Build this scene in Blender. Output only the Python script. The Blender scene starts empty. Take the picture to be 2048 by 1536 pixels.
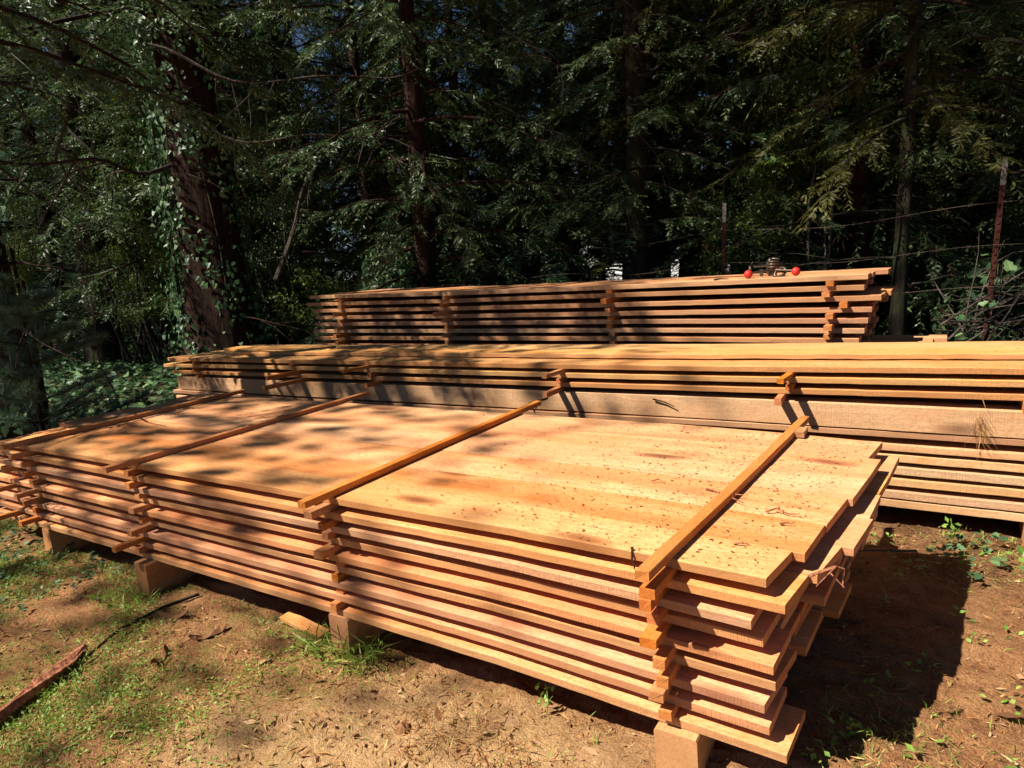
import bpy, math, random
import numpy as np
from mathutils import Vector, Matrix
R = math.radians
rng = np.random.default_rng(7)
random.seed(7)
C = bpy.context.scene.collection
S = bpy.context.scene

# ------------------------------------------------------------------ camera
CAM = Vector((0.544, -1.481, 1.285)); YAW, PIT, ROL = R(32.641), R(9.833), R(-4.009)
fw = Vector((-math.sin(YAW)*math.cos(PIT), math.cos(YAW)*math.cos(PIT), -math.sin(PIT)))
r0 = Vector((math.cos(YAW), math.sin(YAW), 0)); u0 = r0.cross(fw)
rt = math.cos(ROL)*r0 + math.sin(ROL)*u0; up = -math.sin(ROL)*r0 + math.cos(ROL)*u0
cd = bpy.data.cameras.new('camera'); co = bpy.data.objects.new('camera', cd); C.objects.link(co)
cd.sensor_width = 36; cd.lens = 1349.5/2048*36; cd.clip_start = .05; cd.clip_end = 500
m = Matrix((( rt.x, up.x, -fw.x, CAM.x), (rt.y, up.y, -fw.y, CAM.y), (rt.z, up.z, -fw.z, CAM.z), (0, 0, 0, 1)))
co.matrix_world = m; S.camera = co
# ------------------------------------------------------------------ world, sun, exposure
SUN = Vector((-.26, -.36, .52)).normalized()          # towards the sun
elev = math.asin(SUN.z); azi = math.atan2(SUN.x, SUN.y)
w = bpy.data.worlds.new('World'); S.world = w; w.use_nodes = True
nt = w.node_tree; bg = nt.nodes['Background']
sky = nt.nodes.new('ShaderNodeTexSky'); sky.sky_type = 'NISHITA'; sky.sun_disc = False
sky.sun_elevation = elev; sky.sun_rotation = azi; sky.air_density = .8; sky.dust_density = .05; sky.ozone_density = 6
nt.links.new(sky.outputs[0], bg.inputs[0]); bg.inputs[1].default_value = .037
sl = bpy.data.lights.new('sun', 'SUN'); sl.energy = 5.0; sl.angle = R(.5); sl.color = (1, .92, .80)
so = bpy.data.objects.new('sun', sl); C.objects.link(so); so.rotation_euler = SUN.to_track_quat('Z', 'Y').to_euler(); so.location = (-5, -7, 12)
S.view_settings.view_transform = 'Standard'; S.view_settings.look = 'None'
S.view_settings.exposure = 1.2; S.view_settings.gamma = 1
S.render.engine = 'CYCLES'
S.cycles.max_bounces = 5; S.cycles.diffuse_bounces = 2; S.cycles.transparent_max_bounces = 4

# ------------------------------------------------------------------ helpers
def tag(o, label=None, cat=None, group=None, kind=None):
    if label: o['label'] = label
    if cat: o['category'] = cat
    if group: o['group'] = group
    if kind: o['kind'] = kind
    return o
def empty(name, loc, label=None, cat=None, group=None):
    o = bpy.data.objects.new(name, None); C.objects.link(o); o.location = loc; o.empty_display_size = .1
    return tag(o, label, cat, group)
class MB:
    """collects vertices, quads and triangles; builds them as one mesh"""
    def __init__(s): s.v = []; s.q = []; s.t = []; s.n = 0
    def add(s, v, q=None, t=None):
        v = np.asarray(v, float).reshape(-1, 3)
        if q is not None and len(q): s.q.append(np.asarray(q).reshape(-1, 4) + s.n)
        if t is not None and len(t): s.t.append(np.asarray(t).reshape(-1, 3) + s.n)
        s.v.append(v); s.n += len(v); return s
    def mesh(s, name, mat, smooth=False):
        me = bpy.data.meshes.new(name); v = np.concatenate(s.v)
        q = np.concatenate(s.q) if s.q else np.zeros((0, 4), int); t = np.concatenate(s.t) if s.t else np.zeros((0, 3), int)
        me.vertices.add(len(v)); me.vertices.foreach_set('co', v.astype(np.float32).ravel())
        me.loops.add(q.size + t.size); me.loops.foreach_set('vertex_index', np.concatenate([q.ravel(), t.ravel()]).astype(np.int32))
        me.polygons.add(len(q) + len(t))
        me.polygons.foreach_set('loop_start', np.concatenate([np.arange(len(q))*4, q.size + np.arange(len(t))*3]).astype(np.int32))
        me.polygons.foreach_set('use_smooth', np.full(len(q) + len(t), smooth))
        me.update(calc_edges=True); me.validate()
        me.materials.append(mat); return me
    def build(s, name, mat, parent=None, smooth=False, loc=None):
        o = bpy.data.objects.new(name, s.mesh(name, mat, smooth)); C.objects.link(o)
        if parent: o.parent = parent
        if loc is not None: o.location = loc
        return o
    def box(s, c, d, rz=0):
        x, y, z = [k/2 for k in d]
        v = np.array([(a*x, b*y, e*z) for e in (-1, 1) for a, b in ((-1, -1), (1, -1), (1, 1), (-1, 1))])
        if rz: cs, sn = math.cos(rz), math.sin(rz); v = np.stack([v[:, 0]*cs - v[:, 1]*sn, v[:, 0]*sn + v[:, 1]*cs, v[:, 2]], 1)
        return s.add(v + np.array(c), [(0, 3, 2, 1), (4, 5, 6, 7), (0, 1, 5, 4), (1, 2, 6, 5), (2, 3, 7, 6), (3, 0, 4, 7)])
    def tube(s, pts, rad, k=6, rough=0, cap=True):
        P = np.asarray(pts, float); n = len(P); rad = np.broadcast_to(np.asarray(rad, float), (n,))
        T = np.gradient(P, axis=0); T /= np.linalg.norm(T, axis=1)[:, None] + 1e-9
        a = np.array([0, 0, 1.]) if abs(T[0, 2]) < .9 else np.array([1., 0, 0])
        U = np.cross(T, a); U /= np.linalg.norm(U, axis=1)[:, None] + 1e-9; V = np.cross(T, U)
        an = np.arange(k)/k*2*np.pi
        rr = rad[:, None]*np.ones((n, k))
        if rough: rr = rr*(1 + rough*rng.uniform(-1, 1, (n, k)))
        v = P[:, None] + rr[..., None]*(np.cos(an)[None, :, None]*U[:, None] + np.sin(an)[None, :, None]*V[:, None])
        i = np.arange(n-1)[:, None]*k; j = np.arange(k)[None]; j2 = (j+1) % k
        q = np.stack([i+j, i+j2, i+k+j2, i+k+j], -1).reshape(-1, 4)
        s.add(v.reshape(-1, 3), q)
        if cap:
            s.add(np.concatenate([v[0], P[:1]]), None, [((jj+1) % k, jj, k) for jj in range(k)])
            s.add(np.concatenate([v[-1], P[-1:]]), None, [(jj, (jj+1) % k, k) for jj in range(k)])
        return s
    def leaves(s, c, d, nrm, L, W, mid=.45, fold=0.):
        """many four-sided leaves: base c, direction d, blade normal nrm"""
        c = np.asarray(c, float); d = d/(np.linalg.norm(d, axis=1)[:, None]+1e-9)
        sd = np.cross(d, nrm); sd /= np.linalg.norm(sd, axis=1)[:, None]+1e-9
        up_ = np.cross(sd, d)
        L = np.broadcast_to(L, (len(c),))[:, None]; W = np.broadcast_to(W, (len(c),))[:, None]
        a = c; b = c + d*L*mid + sd*W/2 + up_*W*fold; t = c + d*L; e = c + d*L*mid - sd*W/2 + up_*W*fold
        v = np.stack([a, b, t, e], 1).reshape(-1, 3)
        n = len(c); i = np.arange(n)[:, None]*4
        if fold:
            tt = np.concatenate([i + np.array([[0, 1, 2]]), i + np.array([[0, 2, 3]])]); return s.add(v, None, tt)
        return s.add(v, i + np.array([[0, 1, 2, 3]]))
    def lobed(s, c, d, nrm, size):
        """ivy / maple like leaves with five points"""
        c = np.asarray(c, float); d = d/(np.linalg.norm(d, axis=1)[:, None]+1e-9)
        sd = np.cross(d, nrm); sd /= np.linalg.norm(sd, axis=1)[:, None]+1e-9; up_ = np.cross(sd, d)
        z = np.broadcast_to(size, (len(c),))[:, None]
        O = [(0, 0, 0), (-.12, .32, .05), (.18, .5, .1), (.42, .3, .06), (.62, .34, .08), (1, 0, 0), (.62, -.34, .08), (.42, -.3, .06), (.18, -.5, .1), (-.12, -.32, .05)]
        v = np.stack([c + d*z*a + sd*z*b + up_*z*e for a, b, e in O], 1).reshape(-1, 3)
        i = np.arange(len(c))[:, None]*10
        q = np.concatenate([i + np.array([k]) for k in ([0, 1, 2, 3], [0, 3, 4, 5], [0, 5, 6, 7], [0, 7, 8, 9])])
        return s.add(v, q)
def rvec(n, up_bias=0.):
    v = rng.normal(size=(n, 3)); v[:, 2] += up_bias
    return v/np.linalg.norm(v, axis=1)[:, None]
def bearing(b, d): b = R(b); return (CAM.x - math.sin(b)*d, CAM.y + math.cos(b)*d)
def gh(x, y):
    x = np.asarray(x, float); y = np.asarray(y, float)
    z = .012*np.sin(x*3.1+1)*np.sin(y*2.7+.4) + .006*np.sin(x*9+y*4) + .005*np.sin(x*5-y*11+2) + .003*np.sin(x*23+1.3)*np.sin(y*19)
    far = np.clip((np.hypot(x+2, y-1)-7)/10, 0, 1)
    return z + far*(.18*np.sin(x*.5+.7)*np.sin(y*.43) + .06*np.sin(x*1.3+y))

# ------------------------------------------------------------------ materials
class N:
    def __init__(s, name):
        s.m = bpy.data.materials.new(name); s.m.use_nodes = True; s.t = s.m.node_tree; s.b = s.t.nodes['Principled BSDF']; s.out = s.t.nodes['Material Output']
    def n(s, ty, **k):
        x = s.t.nodes.new('ShaderNode'+ty)
        for a, b in k.items(): setattr(x, a, b)
        return x
    def l(s, a, b): s.t.links.new(a, b)
    def noise(s, vec, scale, detail=3, rough=.5, dist=0):
        x = s.n('TexNoise'); x.inputs['Scale'].default_value = scale; x.inputs['Detail'].default_value = detail; x.inputs['Roughness'].default_value = rough; x.inputs['Distortion'].default_value = dist
        if vec is not None: s.l(vec, x.inputs['Vector'])
        return x.outputs['Fac']
    def ramp(s, fac, stops):
        x = s.n('ValToRGB'); e = x.color_ramp.elements
        while len(e) > len(stops): e.remove(e[-1])
        while len(e) < len(stops): e.new(.5)
        for a, (p, c) in zip(e, stops): a.position = p; a.color = (*c, 1) if len(c) == 3 else c
        s.l(fac, x.inputs[0]); return x.outputs[0]
    def mapr(s, fac, a, b, c=0, d=1):
        x = s.n('MapRange'); s.l(fac, x.inputs[0])
        for i, v in enumerate((a, b, c, d)): x.inputs[i+1].default_value = v
        return x.outputs[0]
    def mix(s, fac, a, b, mode='MIX'):
        x = s.n('Mix', data_type='RGBA', blend_type=mode)
        for v, i in ((fac, 0), (a, 6), (b, 7)):
            if hasattr(v, 'links'): s.l(v, x.inputs[i])
            else: x.inputs[i].default_value = v if i == 0 else (*v, 1)
        return x.outputs[2]
    def math(s, op, a, b=0.):
        x = s.n('Math', operation=op)
        for v, i in ((a, 0), (b, 1)):
            if hasattr(v, 'links'): s.l(v, x.inputs[i])
            else: x.inputs[i].default_value = v
        return x.outputs[0]
    def mapping(s, vec, scale=(1, 1, 1), loc=None):
        x = s.n('Mapping'); x.inputs['Scale'].default_value = scale; s.l(vec, x.inputs['Vector'])
        if loc is not None: s.l(loc, x.inputs['Location'])
        return x.outputs[0]
    def bump(s, h, strength=.3, dist=.01):
        x = s.n('Bump'); x.inputs['Strength'].default_value = strength; x.inputs['Distance'].default_value = dist
        s.l(h, x.inputs['Height']); s.l(x.outputs[0], s.b.inputs['Normal'])
    def done(s, col, rough=.7, spec=.3):
        if hasattr(col, 'links'): s.l(col, s.b.inputs['Base Color'])
        else: s.b.inputs['Base Color'].default_value = (*col, 1)
        if hasattr(rough, 'links'): s.l(rough, s.b.inputs['Roughness'])
        else: s.b.inputs['Roughness'].default_value = rough
        s.b.inputs['Specular IOR Level'].default_value = spec; return s.m
def wood(name, light, mid, dark, saw=1., axis='X', edge=.8):
    g = N(name); tc = g.n('TexCoord'); oi = g.n('ObjectInfo')
    off = g.n('CombineXYZ'); a = g.math('MULTIPLY', oi.outputs['Random'], 37.); b = g.math('MULTIPLY', oi.outputs['Random'], 91.)
    g.l(a, off.inputs[0]); g.l(b, off.inputs[1]); g.l(a, off.inputs[2])
    base = tc.outputs['Object']
    if axis == 'Y':
        mp = g.n('Mapping'); mp.inputs['Rotation'].default_value = (0, 0, R(90)); g.l(base, mp.inputs[0]); base = mp.outputs[0]
    v = g.mapping(base, (1, 1, 1), off.outputs[0])
    wp = g.noise(v, 1.6, 3); wpc = g.n('CombineXYZ'); g.l(g.math('MULTIPLY', wp, .10), wpc.inputs[1]); g.l(g.math('MULTIPLY', wp, .04), wpc.inputs[2])
    va = g.n('VectorMath', operation='ADD'); g.l(v, va.inputs[0]); g.l(wpc.outputs[0], va.inputs[1]); vw = va.outputs[0]
    broad = g.noise(g.mapping(vw, (.7, 7, 7)), 1, 4, .55, .6)
    grain = g.noise(g.mapping(vw, (2.2, 95, 95)), 1, 3, .6)
    fine = g.noise(g.mapping(v, (14, 320, 320)), 1, 2, .6)
    blot = g.noise(v, 2.3, 4, .6)
    col = g.ramp(broad, [(.25, dark), (.48, mid), (.72, light)])
    col = g.mix(g.mapr(grain, .45, .72, 0, .55), col, tuple(k*.62 for k in mid))
    col = g.mix(g.mapr(fine, .35, .8, 0, .22), col, tuple(min(1, k*1.25) for k in light))
    col = g.mix(g.mapr(blot, .52, .75, 0, .4), col, (mid[0]*.95, mid[1]*.72, mid[2]*.6))
    fr = g.noise(g.mapping(v, (60, 110, 110)), 1, 5, .8)
    col = g.mix(g.mapr(fr, .48, .62, 0, .62), col, (mid[0]*.62, mid[1]*.5, mid[2]*.42))
    fr2 = g.noise(v, 7, 5, .7)
    col = g.mix(g.mapr(fr2, .47, .68, 0, .5), col, (mid[0]*.92, mid[1]*.68, mid[2]*.55))
    # knots
    vk = g.n('TexVoronoi'); vk.inputs['Scale'].default_value = 1; g.l(g.mapping(vw, (1.3, 4.2, 4.2)), vk.inputs['Vector'])
    kd = g.mapr(vk.outputs['Distance'], .03, .16, 1, 0)
    col = g.mix(g.math('MULTIPLY', kd, .75), col, (dark[0]*.38, dark[1]*.3, dark[2]*.3))
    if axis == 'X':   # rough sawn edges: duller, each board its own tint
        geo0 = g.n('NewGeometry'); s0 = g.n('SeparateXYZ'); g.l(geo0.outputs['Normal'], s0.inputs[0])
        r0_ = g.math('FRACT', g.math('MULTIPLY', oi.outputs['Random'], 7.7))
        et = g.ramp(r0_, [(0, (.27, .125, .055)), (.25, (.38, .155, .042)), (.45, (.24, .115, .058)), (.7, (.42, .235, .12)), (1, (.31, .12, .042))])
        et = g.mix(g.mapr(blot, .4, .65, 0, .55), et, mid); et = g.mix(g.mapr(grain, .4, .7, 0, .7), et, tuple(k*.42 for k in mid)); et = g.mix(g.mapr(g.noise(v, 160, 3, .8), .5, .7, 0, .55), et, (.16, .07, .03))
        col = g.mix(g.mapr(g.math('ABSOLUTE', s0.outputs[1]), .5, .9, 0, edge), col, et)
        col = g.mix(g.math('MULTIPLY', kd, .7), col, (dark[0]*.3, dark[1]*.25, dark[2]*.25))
    # saw marks across the board
    sep = g.n('SeparateXYZ'); g.l(base, sep.inputs[0])
    cx = g.n('CombineXYZ'); g.l(g.math('ADD', sep.outputs[0], g.math('MULTIPLY', g.noise(v, 5, 2), .02)), cx.inputs[0]); g.l(g.math('MULTIPLY', sep.outputs[2], .12), cx.inputs[1])
    sm = g.math('ADD', g.math('MULTIPLY', g.noise(g.mapping(cx.outputs[0], (190, 9, 1)), 1, 2, .6), .6), g.math('MULTIPLY', g.noise(v, 45, 3, .7), .4))
    smk = g.math('MULTIPLY', g.mapr(sm, .44, .6, 0, 1), g.mapr(g.noise(v, 2.3, 3), .44, .6, .1, 1))
    geo = g.n('NewGeometry'); sn = g.n('SeparateXYZ'); g.l(geo.outputs['Normal'], sn.inputs[0])
    side = g.mapr(g.math('ABSOLUTE', sn.outputs[2]), .2, .8, 1, .12)
    smk = g.math('MULTIPLY', smk, side)
    col = g.mix(g.math('MULTIPLY', smk, .42*saw), col, tuple(k*.5 for k in mid))
    ey = g.math('ADD', sep.outputs[1], g.math('MULTIPLY', oi.outputs['Random'], .3)); ez = g.math('ADD', sep.outputs[2], .06)
    er = g.math('ADD', g.math('SQRT', g.math('ADD', g.math('MULTIPLY', ey, ey), g.math('MULTIPLY', ez, ez))), g.math('MULTIPLY', g.noise(v, 12, 3), .01))
    er = g.math('SINE', g.math('MULTIPLY', er, 1500. if axis == 'X' else 900.))
    ex = g.mapr(g.math('ABSOLUTE', sn.outputs[0 if axis == 'X' else 1]), .8, .95, 0, 1)
    col = g.mix(g.math('MULTIPLY', ex, g.mapr(er, -.6, 1, .3, .7)), col, (mid[0]*.62, mid[1]*.5, mid[2]*.42))
    # per-board shift
    hs = g.n('HueSaturation'); g.l(g.mapr(oi.outputs['Random'], 0, 1, .494, .506), hs.inputs['Hue'])
    r2 = g.math('FRACT', g.math('MULTIPLY', oi.outputs['Random'], 17.3)); g.l(g.mapr(r2, 0, 1, .92, 1.08), hs.inputs['Saturation'])
    r3 = g.math('FRACT', g.math('MULTIPLY', oi.outputs['Random'], 53.7)); g.l(g.mapr(r3, 0, 1, .88, 1.07), hs.inputs['Value'])
    g.l(col, hs.inputs['Color'])
    h = g.math('ADD', g.math('MULTIPLY', grain, .5), g.math('ADD', g.math('MULTIPLY', smk, -1.), g.math('MULTIPLY', g.noise(v, 260, 3, .7), .8)))
    g.bump(h, .55, .0022)
    return g.done(hs.outputs[0], .72, .25)
def foliage(name, a, b, c=None, rough=.5, spec=.35, trans=.25, tcol=None):
    g = N(name); geo = g.n('NewGeometry'); oi = g.n('ObjectInfo')
    col = g.ramp(geo.outputs['Random Per Island'], [(0, a), (.55, b), (.93, c or b), (1, c or b)])
    tc = g.n('TexCoord'); cl = g.noise(tc.outputs['Object'], .9, 2)
    col = g.mix(g.mapr(cl, .3, .7, 0, .6), col, tuple(k*.55 for k in b))
    g.done(col, rough, spec)
    tr = g.n('BsdfTranslucent'); tr.inputs[0].default_value = (*(tcol or tuple(min(1, k*1.6) for k in b)), 1)
    ms = g.n('MixShader'); ms.inputs[0].default_value = trans
    g.l(g.b.outputs[0], ms.inputs[1]); g.l(tr.outputs[0], ms.inputs[2]); g.l(ms.outputs[0], g.out.inputs[0])
    return g.m
def bark(name, a, b, sc=1., moss=0.):
    g = N(name); tc = g.n('TexCoord'); v = tc.outputs['Object']
    f = g.noise(g.mapping(v, (22*sc, 22*sc, 2.2*sc)), 1, 5, .65, .4); f2 = g.noise(v, 1.4, 3)
    col = g.ramp(f, [(.3, tuple(k*.35 for k in a)), (.5, a), (.72, b)])
    col = g.mix(g.mapr(f2, .45, .7, 0, .5), col, tuple(k*.6 for k in a))
    if moss: col = g.mix(g.math('MULTIPLY', g.mapr(g.noise(v, 3, 3), .45, .6), moss), col, (.05, .07, .02))
    g.bump(f, .8, .03); return g.done(col, .9, .1)
def plain(name, col, rough=.5, spec=.4, metal=0., var=.25, sc=30, bump=.15):
    g = N(name); tc = g.n('TexCoord'); f = g.noise(tc.outputs['Object'], sc, 4)
    c = g.mix(g.mapr(f, .35, .7, 0, 1), col, tuple(k*(1-var) for k in col)); g.b.inputs['Metallic'].default_value = metal
    g.bump(f, bump, .002); return g.done(c, rough, spec)

M = {}
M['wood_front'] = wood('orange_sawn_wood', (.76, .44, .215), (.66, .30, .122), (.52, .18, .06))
M['wood_mid'] = wood('yellow_sawn_wood', (.71, .43, .19), (.61, .32, .115), (.50, .22, .065), .9)
M['wood_rear'] = wood('reddish_sawn_wood', (.66, .36, .18), (.57, .26, .11), (.46, .175, .065))
M['wood_grey'] = wood('weathered_sawn_wood', (.66, .45, .26), (.57, .35, .18), (.44, .24, .11), .8, edge=.3)
M['stick'] = wood('orange_stick_wood', (.60, .27, .095), (.50, .19, .055), (.38, .12, .03), .6, 'Y')
M['block'] = wood('pale_block_wood', (.58, .33, .14), (.48, .235, .085), (.36, .15, .05), .8, 'Y')
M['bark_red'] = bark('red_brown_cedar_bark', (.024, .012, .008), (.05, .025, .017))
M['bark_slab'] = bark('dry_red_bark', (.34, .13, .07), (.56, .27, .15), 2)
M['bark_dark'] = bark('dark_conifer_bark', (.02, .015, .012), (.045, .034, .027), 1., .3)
M['twig'] = bark('bare_grey_twig', (.10, .08, .062), (.2, .17, .14), 2)
M['twig_dark'] = bark('dark_dead_twig', (.05, .04, .032), (.10, .08, .065), 2)
M['cedar'] = foliage('cedar_sprays', (0.0218, 0.0473, 0.0157), (0.0455, 0.085, 0.0255), (0.1214, 0.1456, 0.0516), .5, .4, .25)
M['cedar_olive'] = foliage('olive_cedar_sprays', (0.0334, 0.0394, 0.0085), (0.0607, 0.0667, 0.0134), (0.1032, 0.0971, 0.0182), .55, .3, .3)
M['fir'] = foliage('blue_green_needles', (0.0333, 0.074, 0.037), (0.0592, 0.1221, 0.0629), (0.111, 0.1924, 0.1036), .45, .45, .2)
M['broad'] = foliage('fresh_broad_leaves', (0.0243, 0.0516, 0.0121), (0.0455, 0.091, 0.0182), (0.1214, 0.1517, 0.0243), .5, .35, .3, (0.1214, 0.182, 0.0182))
M['ivy'] = foliage('glossy_ivy_leaves', (0.0288, 0.0675, 0.0306), (0.0585, 0.126, 0.0495), (0.135, 0.216, 0.081), .5, .35, .15)
M['grass'] = foliage('green_grass', (.12, .20, .03), (.24, .34, .055), (.50, .46, .13), .5, .3, .35, (.25, .4, .05))
M['weed'] = foliage('bright_weed_leaves', (.11, .22, .035), (.20, .35, .055), (.38, .46, .11), .5, .35, .3, (.2, .4, .06))
M['litter'] = foliage('dry_litter', (.06, .025, .012), (.22, .10, .045), (.55, .36, .2), .8, .1, .05)
M['needles'] = foliage('rusty_dry_needles', (.16, .055, .018), (.36, .17, .06), (.62, .42, .18), .8, .1, .1)
M['speck'] = foliage('dark_bark_specks', (.07, .022, .01), (.22, .075, .03), (.38, .16, .06), .85, .1, 0.)
M['rust'] = plain('rusty_post_paint', (.05, .016, .012), .85, .1)
M['white'] = plain('chipped_white_paint', (.3, .27, .25), .85, .1, 0, .85, 60)
M['siding'] = plain('white_house_paint', (.78, .79, .8), .6, .3, 0, .08, 4)
M['roof'] = plain('grey_roof_shingle', (.16, .15, .15), .9, .1)
M['glass'] = plain('dark_window_glass', (.03, .04, .05), .1, .6, 0, .1)
M['red'] = plain('glossy_red_plastic', (.50, .022, .014), .55, .35, 0, .4, 40, .2)
M['metal'] = plain('dark_worn_metal', (.10, .075, .055), .45, .5, .75, .5, 90)
M['wire'] = plain('rusty_wire', (.13, .09, .07), .6, .3, .5)
M['asphalt'] = plain('pale_gravel_road', (.26, .26, .27), .9, .2, 0, .2, 8)

# ground: earth, sawdust, litter and moss patches (fixed places in the yard)
g = N('yard_ground'); tc = g.n('TexCoord'); P = tc.outputs['Object']
e1 = g.noise(P, 2.1, 6, .62); e2 = g.noise(P, 11, 6, .75); e3 = g.noise(P, 60, 6, .8); e4 = g.noise(P, 170, 4, .8)
col = g.ramp(e2, [(.3, (.16, .062, .026)), (.48, (.42, .19, .078)), (.68, (.62, .33, .145))])
col = g.mix(g.mapr(e3, .42, .66, 0, .6), col, (.50, .28, .14))
col = g.mix(g.mapr(e4, .48, .62, 0, .7), col, (.06, .026, .012))
# sawdust spilt in front of the near stack
sep = g.n('SeparateXYZ'); g.l(P, sep.inputs[0])
dx = g.math('MULTIPLY', g.math('ADD', sep.outputs[0], .45), .95); dy = g.math('MULTIPLY', g.math('ADD', sep.outputs[1], .45), 1.5)
dd = g.math('SQRT', g.math('ADD', g.math('MULTIPLY', dx, dx), g.math('MULTIPLY', dy, dy)))
sd_ = g.math('SUBTRACT', 1.6, g.math('ADD', dd, g.math('MULTIPLY', e1, 1.3)))
saw = g.ramp(e3, [(.3, (.46, .26, .115)), (.5, (.72, .46, .22)), (.7, (.82, .58, .31))])
saw = g.mix(g.mapr(e4, .48, .66, 0, .6), saw, (.22, .10, .04))
col = g.mix(g.mapr(sd_, 0, .55, 0, .85), col, saw)
# moss / tiny green
ms_ = g.math('MULTIPLY', g.mapr(e1, .47, .6), g.mapr(e2, .42, .58))
lf = g.mapr(g.math('ADD', sep.outputs[0], g.math('MULTIPLY', e1, 2.)), 1.2, -.2, 0, 1)
col = g.mix(g.math('MULTIPLY', g.math('MULTIPLY', ms_, lf), .6), col, (.13, .18, .03))
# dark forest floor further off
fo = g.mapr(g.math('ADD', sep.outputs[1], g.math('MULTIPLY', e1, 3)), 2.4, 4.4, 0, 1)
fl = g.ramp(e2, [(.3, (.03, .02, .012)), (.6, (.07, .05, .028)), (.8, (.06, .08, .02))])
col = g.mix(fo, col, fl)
g.bump(g.math('ADD', g.math('MULTIPLY', e2, 1.), g.math('ADD', g.math('MULTIPLY', e3, .6), g.math('MULTIPLY', e4, .25))), 1., .035)
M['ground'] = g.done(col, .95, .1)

# ------------------------------------------------------------------ ground sheet, road
s_ = np.linspace(-1, 1, 461)
gx = -.6 + 110*np.sign(s_)*np.abs(s_)**3.6 + s_*2.8; gy = .3 + 110*np.sign(s_)*np.abs(s_)**3.6 + s_*2.2
X_, Y_ = np.meshgrid(gx, gy); nn = len(gx); i = (np.arange(nn-1)[:, None]*nn + np.arange(nn-1)[None]).ravel()
def blur(a, k):
    for _ in range(k): a = (a+np.roll(a, 1, 0)+np.roll(a, -1, 0)+np.roll(a, 1, 1)+np.roll(a, -1, 1))/5
    return a
rel = .0035*rng.normal(size=X_.shape) + .018*blur(rng.normal(size=X_.shape), 3) + .03*blur(rng.normal(size=X_.shape), 12)
rel = np.clip(rel, -.02, .016)
mb = MB(); mb.add(np.stack([X_, Y_, gh(X_, Y_)+rel], -1).reshape(-1, 3), np.stack([i, i+1, i+nn+1, i+nn], 1))
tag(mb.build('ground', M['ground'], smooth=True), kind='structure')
mb = MB(); a_ = np.array(bearing(70, 34)); b_ = np.array(bearing(5, 44)); dr = (b_-a_)/np.linalg.norm(b_-a_); nr_ = np.array([-dr[1], dr[0]])
ts = np.linspace(-14, np.linalg.norm(b_-a_)+14, 160); pl = [a_+dr*t for t in ts]; nc_ = 9
v = [((p+nr_*w_)[0], (p+nr_*w_)[1], float(gh(*(p+nr_*w_)))+.07) for p in pl for w_ in np.linspace(-2.2, 2.2, nc_)]
mb.add(v, [(nc_*k+q, nc_*k+q+1, nc_*k+nc_+q+1, nc_*k+nc_+q) for k in range(159) for q in range(nc_-1)]); tag(mb.build('road', M['asphalt']), kind='structure')

# ------------------------------------------------------------------ boards
ORD = ['top', 'second', 'third', 'fourth', 'fifth', 'sixth', 'seventh', 'eighth', 'ninth', 'tenth', 'eleventh', 'twelfth', 'thirteenth', 'fourteenth']
def board(x0, x1, y0, y1, zfun, th, mat, label, group, skew=0., rough=.002, wob=.003, cat='board', name='sawn_board'):
    """long board from x0 to x1; zfun(x, y) = top height; origin at its left front lower edge"""
    n = max(8, int((x1-x0)/.06)); xs = np.linspace(x0, x1, n)
    ph = random.uniform(0, 9); c = .0018
    prof = [(0, c, 0), (c, 0, 0), (1, 1, 0)]
    ys = lambda w0, w1: None
    ring = [(y0+c, 0), (y0, c), (y0, th-c), (y0+c, th), (y1-c, th), (y1, th-c), (y1, c), (y1-c, 0)]
    V = []
    e_front = wob*np.sin(xs*1.7+ph) + rough*rng.normal(size=n)*.35; e_back = wob*np.sin(xs*1.3+ph*2)
    tz = rough*.3*rng.normal(size=n)
    for k, (ry, rz) in enumerate(ring):
        y = ry + (e_front if k < 4 else e_back)
        fx = xs + skew*((ry-y0)/(y1-y0+1e-6))*np.linspace(0, 1, n)
        zt = zfun(xs, ry) + tz
        V.append(np.stack([fx-x0, y-y0, zt - th + rz - float(zfun(np.array([x0]), y0)[0]) + th], -1))
    V = np.stack(V, 1); q = []
    i = np.arange(n-1)[:, None]*8; j = np.arange(8)[None]; j2 = (j+1) % 8
    mb = MB(); mb.add(V.reshape(-1, 3), np.stack([i+j, i+j2, i+8+j2, i+8+j], -1).reshape(-1, 4))
    for e, fl_ in ((0, 1), (n-1, 0)):
        o = V[e]; tris = [(0, k, k+1) for k in range(1, 7)]
        if not fl_: tris = [t[::-1] for t in tris]
        mb.add(o, None, tris)
    z0 = float(zfun(np.array([x0]), y0)[0]) - th
    ob = mb.build(name, mat, loc=(x0, y0, z0))
    return tag(ob, label, cat, group)
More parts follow.
